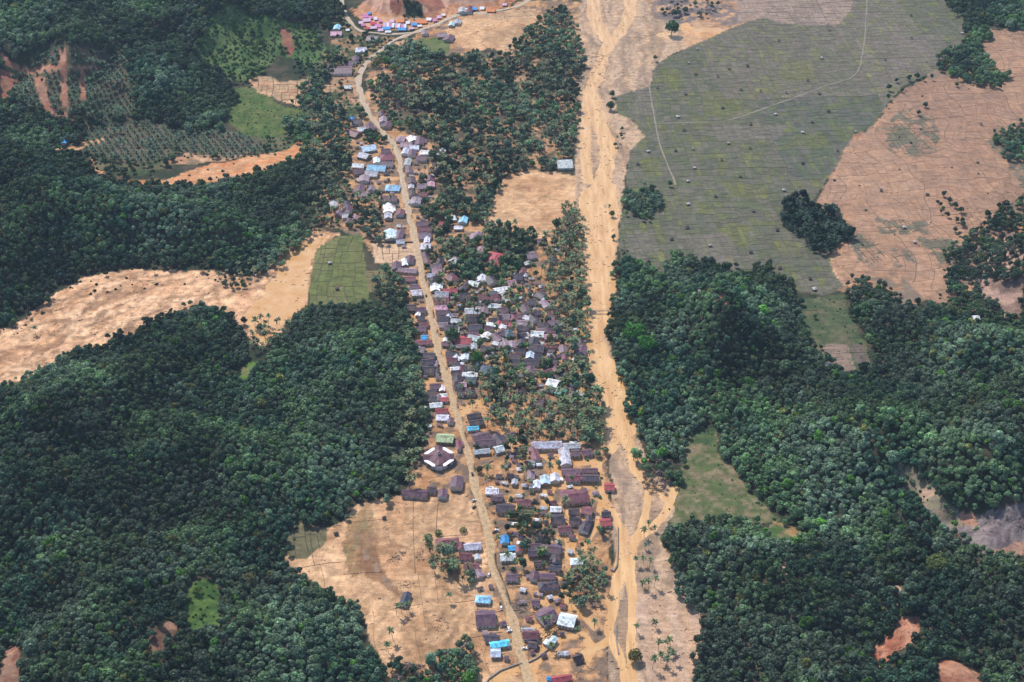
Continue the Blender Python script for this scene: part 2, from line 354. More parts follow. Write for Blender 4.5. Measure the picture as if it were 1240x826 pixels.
def plaster_mat():
    m, nt, b = mat('plaster', rough=.85)
    oi = N(nt, 'ShaderNodeObjectInfo'); p = geo_pos(nt); n = noise(nt, .7, 4, .6, p)
    c = mul(nt, oi.outputs['Color'], rmap(nt, n.outputs[0], .3, .7, .75, 1.2))
    nt.links.new(c, b.inputs['Base Color']); return m
def noisy(name, col, rough=.85, sc=1.2, lo=.75, hi=1.25, spec=.25):
    m, nt, b = mat(name, col, rough, spec); p = geo_pos(nt); n = noise(nt, sc, 4, .6, p)
    rgb = N(nt, 'ShaderNodeRGB'); rgb.outputs[0].default_value = (*col, 1)
    nt.links.new(mul(nt, rgb.outputs[0], rmap(nt, n.outputs[0], .3, .7, lo, hi)), b.inputs['Base Color']); return m
M = dict(ground=ground_mat(), water=water_mat(), pond=pond_mat(), road=road_mat(), leaf=leaf_mat("foliage", .30), frond=leaf_mat('palm_frond', .2),
         twig=leaf_mat('bare_twigs', .05), roof=roof_mat(), plaster=plaster_mat(),
         bark=noisy('bark', (.16,.13,.10)), palmbark=noisy('palm_bark', (.22,.19,.16)), wood=noisy('weathered_wood', (.20,.15,.11)), glass=noisy('dark_glass', (.03,.035,.04), .2, 2),
         bund=noisy('bund_grass', (.068,.07,.042), .95, .3, .7, 1.5), mudbund=noisy('mud_bund', (.15,.105,.07), .95, .3, .7, 1.4), concrete=noisy('concrete', (.27,.235,.205), .9, .6), steel=noisy('steel', (.12,.11,.11), .5), tyre=noisy('tyre', (.02,.02,.02)),
         debris=noisy('driftwood', (.17,.125,.10), .9, .2, .5, 1.6), farground=noisy('far_woodland', (.035,.05,.03), .95, .02, .6, 1.4))
def objcol(o, c): o.color = (c[0], c[1], c[2], 1); return o

# ---------------------------------------------------------------- terrain sheet
ny = 560; yy = 640*np.exp(np.linspace(0, math.log(2420/640), ny))
nx = 680; uu = np.linspace(-1, 1, nx)
U, Y = np.meshgrid(uu, yy); X = U*(0.30*Y + 262)
HZ = hill(X, Y)
PX, PY = proj(X, Y, HZ)
cz, RIVM = carve(X, Y, PX, PY)
flat = 1 - sstep(.3, 3, HZ)
rug = (fbm(X/5, Y/5, 31)-.5)*.16
Z = HZ + cz*flat + rug*np.where(cz < -.1, .3, 1) + (fbm(X/11, Y/11, 32)-.5)*1.6*sstep(4, 20, HZ)
wx = (fbm(X/13, Y/13, 41)-.5)*14; wy = (fbm(X/13, Y/13, 42)-.5)*10
wsx = (fbm(X/8, Y/8, 43)-.5)*5; wsy = (fbm(X/8, Y/8, 44)-.5)*4
big = fbm(X/60, Y/60, 51); med = fbm(X/15, Y/15, 52); fin = fbm(X/5, Y/5, 53, 3)
SOIL = np.zeros((ny, nx, 3))
def c3(c): return np.array(c)[None, None, :]
def lerp(a, b, t): return a + (b-a)*t[..., None]
SOIL[:] = lerp(c3((.030,.040,.020)), c3((.075,.062,.040)), sstep(.42, .62, med))
def paint(P, col, col2=None, f=None, warp=1.0, sharp=False, cov=None):
    ox, oy = (wsx*.5, wsy*.5) if sharp else (wx*warp, wy*warp)
    m = inpoly(PX+ox, PY+oy, P)
    if cov is not None: m = m & cov
    c = np.broadcast_to(c3(col), SOIL.shape) if col2 is None else lerp(c3(col), c3(col2), f if f is not None else sstep(.38, .62, med))
    SOIL[m] = c[m]
    return m
def streak(ang, L, W, s):
    a = R(ang); q = (X*math.cos(a) + Y*math.sin(a)) + (fbm(X/50, Y/50, s+3)-.5)*50; r = -X*math.sin(a) + Y*math.cos(a) + (fbm(X/70, Y/70, s+5)-.5)*60
    return fbm(q/L, r/W, s, 4)
def pline(P, hw, col, a=.7, var=1.0):
    W = [ground(*p) for p in pts(P)]
    d = segdist(X+(fbm(X/20,Y/20,46)-.5)*18*var, Y+(fbm(X/20,Y/20,47)-.5)*18*var, W)
    k = (1-sstep(hw*.4, hw*1.3, d))*a*sstep(.25,.6,fin)
    SOIL[:] = SOIL*(1-k[...,None]) + c3(col)*k[...,None]
MUD, MUD2 = (.60,.405,.265), (.47,.315,.22)
GREY, GREY2 = (.28,.215,.175), (.46,.345,.265)
RED, RED2C = (.30,.13,.085), (.42,.22,.145)
# hillside clearings
paint(pts('98,148 330,160 372,166 372,185 300,195 230,190 200,205 150,215 105,200'), (.05,.07,.03), (.13,.115,.06))
paint(pts('985,255 1010,200 1030,165 1060,150 1080,120 1140,80 1190,30 1250,60 1200,300 1100,380 1000,345'), (.20,.145,.105), (.42,.27,.195))
paint(GREENHILL, (.06,.115,.035), (.11,.155,.055)); paint(BRIGHTF, (.06,.105,.025), (.12,.14,.045), sstep(.35,.65,fin*.5+med*.5), warp=.6)
paint(OIL1, (.06,.075,.035), (.14,.10,.06)); paint(OIL2, (.09,.085,.045), (.13,.10,.07))
for q in REDPS: paint(q, (.36,.16,.10), (.46,.24,.155), warp=.15)
paint(RED2, (.26,.10,.07), RED, warp=.3)
paint(pts('150,28 178,20 215,0 225,10 205,40 195,42'), RED, (.15,.07,.05), warp=.5, cov=med > .55)
paint(pts('0,85 20,95 15,120 0,140'), RED, (.3,.17,.1), warp=.5)
paint(ROADL, MUD, warp=.2)
paint(F4, (.10,.08,.05), (.42,.28,.19), sstep(.46, .60, med)); 
paint(VIL, (.20,.135,.095), (.52,.335,.21), sstep(.38, .60, fbm(X/8, Y/8, 61)))
paint(SCRUB, (.06,.075,.03), (.34,.24,.16), sstep(.44, .6, med))
paint(pts('385,92 430,88 434,112 440,130 420,124 408,112 392,104'), (.5,.33,.24), (.25,.18,.11), sstep(.4,.6,fin), warp=.4)
paint(pts('780,-60 945,-60 925,22 890,32 832,60 795,40 785,10'), (.20,.15,.13), (.48,.34,.26), sstep(.45, .6, med))
paint(CUT, RED2C, (.60,.36,.25), sstep(.3, .7, streak(80, 40, 6, 71))); paint(CUTG, (.03,.05,.025), warp=.4)
paint(pts('470,-10 520,-20 540,10 520,15 505,0 490,3 480,22 474,12'), (.27,.10,.065), RED, warp=.3)
paint(pts('440,22 500,20 530,22 520,34 470,38 440,34'), (.55,.36,.27), warp=.3)
paint(TOPSAND, (.60,.42,.29), (.46,.34,.25), sstep(.4, .6, big)); paint(TOPMUD, (.16,.13,.12), (.45,.32,.25), sstep(.5, .66, med)); paint(TOPMUD2, (.62,.41,.25), (.50,.34,.25), warp=.6)
paint(pts('480,52 545,42 545,62 520,75 480,75 462,70'), (.10,.14,.035), (.13,.15,.06), warp=.3); paint(pts('478,50 500,48 508,55 495,59 478,56'), (.66,.45,.36), warp=.15)
# mud
st1 = streak(28, 60, 5, 81); st1b = streak(34, 90, 11, 82)
m = paint(M1, (.34,.225,.16), (.70,.485,.355), sstep(.30, .62, st1*.55+st1b*.45), warp=.7)
SOIL[m] = (SOIL*(.82+.36*sstep(.35,.65,fin))[...,None])[m]
paint(M2, (.60,.29,.16), (.60,.38,.25), sstep(.35, .6, streak(15, 40, 5, 83)), warp=.6); paint(M2b, (.56,.39,.29), (.38,.30,.22), sstep(.4, .6, streak(5, 25, 5, 84)), warp=.5)
paint(pts('200,190 225,185 262,188 300,186 262,196 230,200 205,200'), (.52,.35,.27), (.2,.15,.09), warp=.8)
paint(M3, (.64,.45,.31), (.52,.36,.25), sstep(.35, .65, streak(35, 35, 8, 85)), warp=.3)
st4 = streak(80, 50, 7, 86)
m = paint(M4, (.42,.29,.20), (.62,.44,.315), sstep(.3, .62, st4*.5+big*.5), warp=.35)
SOIL[m] = (SOIL*(.86+.28*sstep(.35,.65,fin))[...,None])[m]
paint(M4G, (.10,.10,.045), (.15,.13,.07), warp=.3); paint(pts('425,625 450,615 448,660 440,690 425,700 415,660'), (.22,.18,.09), (.36,.26,.17), sstep(.4, .6, st4), warp=.8)
paint(pts('440,640 470,700 500,740 480,720 450,700 430,680'), (.30,.20,.14), warp=1)
for q in ('430,640 445,680 470,705 490,720', '530,700 545,715 575,720', '520,640 528,670 545,690 575,700', '515,745 520,760 510,800', '560,740 548,760 540,790 525,810', '440,618 452,650 448,690', '470,660 500,668 530,664'): pline(q, 3.0, (.24,.16,.11), .75)
for q in ('470,615 500,640 515,690', '480,605 515,622 560,628', '470,740 500,735 520,780', '555,725 565,750 555,800', '505,700 540,722 560,760'): pline(q, 3.5, (.60,.41,.27), .7)
for q in ('0,455 40,445 70,420 100,395 140,378 190,360', '75,430 95,385 100,365 130,345 165,335', '105,405 125,375 160,360 200,350', '130,412 160,385 180,375 215,362 250,358', '20,420 60,390 95,375'): pline(q, 3.6, (.78,.58,.45), 1.0)
for q in ('30,440 60,415 90,400', '110,395 118,386 130,380', '60,405 100,385 118,358 150,342', '150,400 175,385 205,372', '20,400 60,372 110,350'): pline(q, 3.4, (.20,.135,.105), .75)
for q in ('600,260 640,250 680,225', '610,225 650,250 670,275', '620,215 640,235 690,245'): pline(q, 2.2, (.38,.26,.18), .7)
m = paint(RIV, GREY, GREY2, sstep(.35, .62, streak(88, 60, 6, 88)), warp=.5)
paint(pts('770,720 812,715 848,745 850,780 836,840 790,840 772,790'), (.40,.29,.235), (.47,.35,.29), sstep(.4, .62, streak(120, 40, 6, 90)), warp=.5)
wetn = sstep(-.05, -.38, cz)
SOIL[:] = lerp(SOIL, c3((.58,.37,.21)), np.where(cz < 0, wetn*.4, 0))
# fields
paint(FIELD_R, (.085,.11,.04), (.21,.165,.095), sstep(.38, .66, fin*.6+med*.4), warp=.8); paint(pts('838,522 866,520 860,540 842,538'), (.05,.09,.035), (.09,.115,.045), warp=1.0)
paint(CLEAR_R, (.06,.09,.04), (.13,.12,.065), sstep(.35,.65,fin*.5+med*.5), warp=.6); paint(pts('993,418 1026,416 1036,448 1018,452 1000,440'), (.24,.17,.13), warp=.15); paint(pts('1028,416 1044,416 1056,446 1042,450'), (.14,.11,.09), warp=.15)
paint(GLADE, (.04,.085,.02), (.085,.14,.03), sstep(.35,.65,fin)); paint(GLADE2, (.09,.16,.03), (.16,.16,.06)); paint(BARE1, (.30,.17,.11), (.14,.075,.05)); paint(BARE2, (.20,.085,.055), (.30,.17,.115))
paint(LOGS, (.15,.12,.125), (.24,.19,.18), sstep(.35, .6, streak(60, 20, 4, 93))); paint(pts('1160,618 1185,622 1182,640 1160,632'), (.42,.22,.14)); paint(pts('1195,668 1240,655 1240,674 1200,674'), (.42,.24,.17)); paint(pts('1085,560 1110,570 1140,605 1170,640 1150,640 1110,605'), (.20,.17,.11), (.40,.26,.18))
paint(SLIDE1, (.30,.105,.06), (.44,.215,.13), sstep(.35, .65, streak(60, 20, 4, 94))); paint(SLIDE2, (.32,.12,.07), (.45,.23,.14))
paint(pts('925,645 935,630 965,640 975,655 940,665 925,660'), (.32,.22,.13), (.06,.11,.03)); paint(pts('945,680 956,685 955,700 944,695'), (.46,.30,.22)); paint(pts('1062,712 1090,708 1095,718 1070,718'), (.42,.26,.18)); paint(pts('860,352 880,355 884,368 864,366'), (.36,.17,.12))
paint(pts('1148,310 1240,235 1240,385 1150,380'), (.20,.13,.10), (.44,.28,.21), sstep(.45, .6, med))
paint(pts('1005,300 1030,310 1050,335 1035,345 1010,335'), (.58,.38,.26), (.4,.28,.2), warp=.5)

# silt is warmer where it is damp
mudm = (SOIL[...,0] > .26) & (HZ < 4) & ~RIVM
wetp = sstep(.46, .68, fbm(X/26, Y/34, 181))*.22 + sstep(.5, .7, fbm(X/7, Y/9, 185, 3))*.12
SOIL[mudm] = (SOIL*(c3((1.02,.89,.70)))*(1-wetp[...,None]*c3((.75,1.0,1.15))))[mudm]
SOIL[RIVM] = (SOIL*c3((1.02,.93,.80)))[RIVM]
# paddies: recursive plots, a tint for each plot, earth bunds as real ridges
BUNDS = {'bund': MB(), 'mudbund': MB()}
def paddy(P, ang, size, palette, bmat, width, keep=1.0, tintmix=1.0, sharp=True, seed=1, recolor=True, wamp=11):
    rr = random.Random(seed)
    m = inpoly(PX+(wsx*.4 if sharp else wx*1.6), PY+(wsy*.4 if sharp else wy*1.6), P)
    if not sharp: m &= fbm(X/9, Y/9, 77) > .44
    a = R(ang); ca, sa = math.cos(a), math.sin(a)
    def wrp(x, y): return (fbm(x/55, y/55, 101+seed, 2)-.5)*wamp, (fbm(x/55, y/55, 111+seed, 2)-.5)*wamp
    vx, vy = X[m], Y[m]; dx, dy = wrp(vx, vy); vx = vx+dx; vy = vy+dy
    A = vx*ca + vy*sa; B = -vx*sa + vy*ca
    if A.size == 0: return
    idx = np.argwhere(m); lines = []
    def rec(ii, a0, a1, b0, b1, lev, base):
        if len(ii) == 0: return
        wa, wb = a1-a0, b1-b0
        if wa*wb < size*size*rr.uniform(.6, 1.7) or min(wa, wb) < size*.38:
            if recolor:
                t = base*.6 + np.array(rr.choices([p[0] for p in palette], [p[1] for p in palette])[0])*.4
                t = t*rr.uniform(.93, 1.07)
                k = idx[ii]; SOIL[k[:,0], k[:,1]] = SOIL[k[:,0], k[:,1]]*(1-tintmix) + t*tintmix
            return
        if lev == 4:
            q = [p for p in palette if p[0][2] > .42*p[0][1]] or palette
            base = np.array(rr.choices([p[0] for p in q], [p[1] for p in q])[0])
        f = rr.uniform(.36, .64)
        if wa*1.8 > wb*rr.uniform(.75, 1.3):
            s = a0+wa*f; lines.append((0, s, b0, b1, lev)); L = A[ii] < s
            rec(ii[L], a0, s, b0, b1, lev+1, base); rec(ii[~L], s, a1, b0, b1, lev+1, base)
        else:
            s = b0+wb*f; lines.append((1, s, a0, a1, lev)); L = B[ii] < s
            rec(ii[L], a0, a1, b0, s, lev+1, base); rec(ii[~L], a0, a1, s, b1, lev+1, base)
    rec(np.arange(A.size), A.min(), A.max(), B.min(), B.max(), 0, np.array(palette[0][0]))
    mb = BUNDS[bmat]
    for ax, s, lo, hi, lev in lines:
        if rr.random() > keep: continue
        n = max(2, int((hi-lo)/5)+1); t = np.linspace(lo, hi, n)
        aa = np.full(n, s) if ax == 0 else t; bb = t if ax == 0 else np.full(n, s)
        x = aa*ca - bb*sa; y = aa*sa + bb*ca; dx, dy = wrp(x, y); x = x-dx; y = y-dy
        px, py = proj(x, y, 0*x); ok = inpoly(px, py, P)
        wd = width*(1.7 if lev < 5 else 1.0)*rr.uniform(.8, 1.2); h = .32 if lev < 5 else .22
        for i in range(n-1):
            if not (ok[i] and ok[i+1]): continue
            ux, uy = x[i+1]-x[i], y[i+1]-y[i]; l = math.hypot(ux, uy)+1e-6; qx, qy = -uy/l*wd/2, ux/l*wd/2
            z0 = float(hill(x[i], y[i])); 
            mb.add([(x[i]+qx, y[i]+qy, z0-.1), (x[i], y[i], z0+h), (x[i]-qx, y[i]-qy, z0-.1),
                    (x[i+1]+qx, y[i+1]+qy, z0-.1), (x[i+1], y[i+1], z0+h), (x[i+1]-qx, y[i+1]-qy, z0-.1)],
                   [(0,1,4,3), (1,2,5,4)])
PAL1 = [((.118,.116,.082), 5), ((.096,.120,.050), 5), ((.150,.130,.104), 4), ((.142,.156,.036), 3.0), ((.172,.145,.120), 2), ((.20,.21,.035), .9), ((.092,.100,.080), 2)]
PAL1 = [((q[0]*1.04, q[1]*1.03, q[2]*1.0), k) for q, k in PAL1]
paddy(P1, 4, 12, PAL1, 'bund', .42, .9, .95, seed=1)
for q in ('850,112 868,108 870,135 852,142', '866,118 900,120 896,142 866,144', '945,72 985,74 990,98 950,96', '960,160 1000,165 1000,180 955,178', '880,225 930,222 930,240 882,238', '880,270 905,272 900,300 880,295', '800,80 830,88 820,110 796,100', '780,190 800,192 800,210 778,212', '940,290 960,292 958,310 940,308'):
    my_ = inpoly(PX+wsx, PY+wsy, pts(q)); SOIL[my_] = (SOIL*.68 + c3((.15,.155,.03))*.32)[my_]
for q in ('760,280 790,278 800,310 760,305', '830,285 880,280 900,325 850,318', '1080,45 1140,40 1150,70 1090,85', '770,105 790,108 795,145 765,140', '860,150 960,150 940,170 870,172'):
    my_ = inpoly(PX+wx, PY+wy, pts(q)); SOIL[my_] = (SOIL*.5 + c3((.175,.145,.125))*.5)[my_]
paddy(P2, 6, 21, [((.37,.215,.135), 5), ((.32,.185,.12), 3), ((.27,.16,.11), 2), ((.41,.245,.155), 2)], 'mudbund', .7, .8, .8, seed=2, wamp=34)
GP = [((.125,.125,.09), 3), ((.105,.12,.075), 2), ((.16,.135,.10), 1)]
for P in ('1072,148 1092,135 1128,138 1140,165 1128,185 1100,190 1072,175', '1060,265 1120,266 1126,282 1064,284', '1110,288 1155,290 1165,315 1140,322', '1195,170 1215,158 1400,150 1400,240 1240,235 1215,190', '1030,285 1065,286 1075,318 1040,320', '1078,300 1105,300 1112,318 1082,320'):
    paddy(pts(P), 12, 13, GP, 'bund', .6, .8, .85, sharp=False, seed=5)
paddy(P3, 2, 13, [((.14,.155,.05), 4), ((.12,.14,.05), 3), ((.18,.17,.07), 2)], 'bund', .6, .9, .95, seed=6)
paddy(pts('443,328 468,326 472,350 445,354'), 2, 9, [((.22,.17,.085), 1), ((.16,.15,.06), 1)], 'bund', .5, .9, .9, seed=7)
paddy(pts('450,294 500,294 502,312 480,318 455,318'), 2, 18, [((.60,.40,.25), 1)], 'mudbund', .6, 1, .9, seed=8)
paddy(M4, 8, 34, [((.45,.31,.22), 1)], 'mudbund', .4, .5, .0, seed=9, recolor=False); paddy(M4G, 8, 12, PAL1, 'bund', .6, 1, 0, seed=10, recolor=False)
paddy(M2b, 10, 14, PAL1, 'mudbund', .8, .9, 0, seed=11, recolor=False)
paddy(CLEAR_R, 5, 20, GP, 'bund', .6, .6, 0, seed=12, recolor=False)
paddy(pts('890,-10 1035,-10 1030,12 1015,30 960,30 925,22 895,26'), 4, 16, [((.33,.235,.185), 3), ((.27,.20,.16), 2)], 'mudbund', .4, .6, .85, seed=13)

V = np.stack([X, Y, Z], -1).reshape(-1, 3)
ii = np.arange(ny*nx).reshape(ny, nx)
Fq = np.stack([ii[:-1,:-1], ii[:-1,1:], ii[1:,1:], ii[1:,:-1]], -1).reshape(-1, 4)
me = np_mesh('terrain', V, Fq, M['ground'], True)
at = me.attributes.new('soil', 'FLOAT_COLOR', 'POINT')
at.data.foreach_set('color', np.concatenate([SOIL.reshape(-1,3), np.ones((ny*nx,1))], 1).astype(np.float32).ravel())
tag(mobj('terrain', me), kind='structure')
L = 6000
fg = MB().add([(-L,-L,-4),(L,-L,-4),(L,L,-4),(-L,L,-4)], [(0,1,2,3)]).mesh('far_ground', M['farground'])
tag(mobj('far_ground', fg), kind='structure')
for k, nm in (('bund', 'grassy_bunds'), ('mudbund', 'mud_bunds')):
    o = mobj(nm, BUNDS[k].mesh(nm, M[k])); tag(o, 'low earth bunds between the paddy plots', 'bund', kind='stuff')
# water sheets where the bed lies below the water line
TAKEN = np.zeros((ny-1, nx-1), bool)
def sheet(name, mask, z, m):
    q = (mask[:-1,:-1] | mask[1:,:-1] | mask[:-1,1:] | mask[1:,1:]) & ~TAKEN
    TAKEN[q] = True
    f = Fq.reshape(ny-1, nx-1, 4)[q]; u, inv = np.unique(f, return_inverse=True)
    v = V[u].copy(); v[:,2] = z
    return tag(mobj(name, np_mesh(name, v, inv.reshape(-1,4), m, True)), kind='structure')
low = (Z < WATER_Z + .12) & (HZ < .5)
sheet('river', low & RIVM, WATER_Z, M['water']); sheet('flood_water', low & ~RIVM, WATER_Z, M['pond'])
# roads
def strip(name, W, hw, colA, colB):
    P = [np.array(p) for p in W]; S = []
    for i in range(len(P)-1):
        n = max(1, int(np.hypot(*(P[i+1]-P[i]))/4))
        p0 = P[max(i-1,0)]; p3 = P[min(i+2,len(P)-1)]
        for k in range(n):
            t = k/n; S.append(.5*((2*P[i]) + (P[i+1]-p0)*t + (2*p0-5*P[i]+4*P[i+1]-p3)*t*t + (3*P[i]-p0-3*P[i+1]+p3)*t**3))
    S.append(P[-1]); S = np.array(S); T = np.gradient(S, axis=0); T /= np.linalg.norm(T, axis=1)[:,None]+1e-9
    Nn = np.stack([-T[:,1], T[:,0]], 1); s = np.arange(len(S))*1.0
    prof = [(-1,-.02), (-.8,.10), (0,.16), (.8,.10), (1,-.02)]
    Vv = []; Cc = []
    for k, (o, dz) in enumerate(prof):
        ww = hw*(1 + (vn(s/3, s*0+k*9, 3+k)-.5)*.8)
        q = S + Nn*(o*ww)[:,None]; zz = hill(q[:,0], q[:,1]) + dz + .06
        Vv.append(np.stack([q[:,0], q[:,1], zz], 1))
        f = sstep(900, 1900, q[:,1]); c = np.array(colA)[None]*(1-f[:,None]) + np.array(colB)[None]*f[:,None]
        Cc.append(c*(0.93 if abs(o) < .1 else 1.0))
    n = len(S); Vv = np.concatenate(Vv); Cc = np.concatenate(Cc); F = []
    for k in range(4):
        a = np.arange(n-1)+k*n; F.append(np.stack([a, a+n, a+n+1, a+1], 1)[:, ::-1])
    me = np_mesh(name, Vv, np.concatenate(F), M['road'], True)
    at = me.attributes.new('soil', 'FLOAT_COLOR', 'POINT'); at.data.foreach_set('color', np.concatenate([Cc, np.ones((len(Cc),1))], 1).astype(np.float32).ravel())
    tag(mobj(name, me), kind='structure'); return S
ROADPTS = {}
for k, (W, hw) in WROADS.items():
    main = k in ('main', 'branch')
    ROADPTS[k] = strip({'main': 'main_road', 'branch': 'side_road', 'lane': 'village_lane', 'lane2': 'village_lane', 'track': 'field_track'}.get(k, 'field_path'), W, hw,
        (.47,.325,.19) if main else (.40,.29,.21), (.48,.38,.28) if main else (.24,.215,.175))
# ---------------------------------------------------------------- houses: pixel of the roof centre, roof extent in pixels, colour, turn, roof type
HC = {'dark': ((.050,.043,.062), 'charcoal'), 'purple': ((.125,.070,.100), 'plum brown rusted'), 'maroon': ((.165,.055,.075), 'maroon'), 'mauve': ((.27,.20,.235), 'pale mauve weathered'),
 'pink': ((.50,.27,.34), 'faded pink'), 'red': ((.42,.07,.09), 'bright red'), 'white': ((.80,.80,.82), 'shiny white metal'), 'grey': ((.42,.43,.48), 'silver grey zinc'), 'lgrey': ((.58,.60,.66), 'light grey zinc'),
 'sky': ((.26,.52,.74), 'sky blue'), 'pale': ((.55,.70,.80), 'pale blue'), 'blue': ((.03,.33,.75), 'bright blue'), 'cyan': ((.10,.50,.72), 'turquoise blue'), 'navy': ((.045,.055,.085), 'blue black'), 'teal': ((.07,.12,.16), 'dark teal'), 'green': ((.13,.36,.30), 'sea green'),
 'lime': ((.46,.50,.30), 'pale green mottled'), 'orange': ((.72,.20,.08), 'orange'), 'black': ((.022,.020,.026), 'black')}
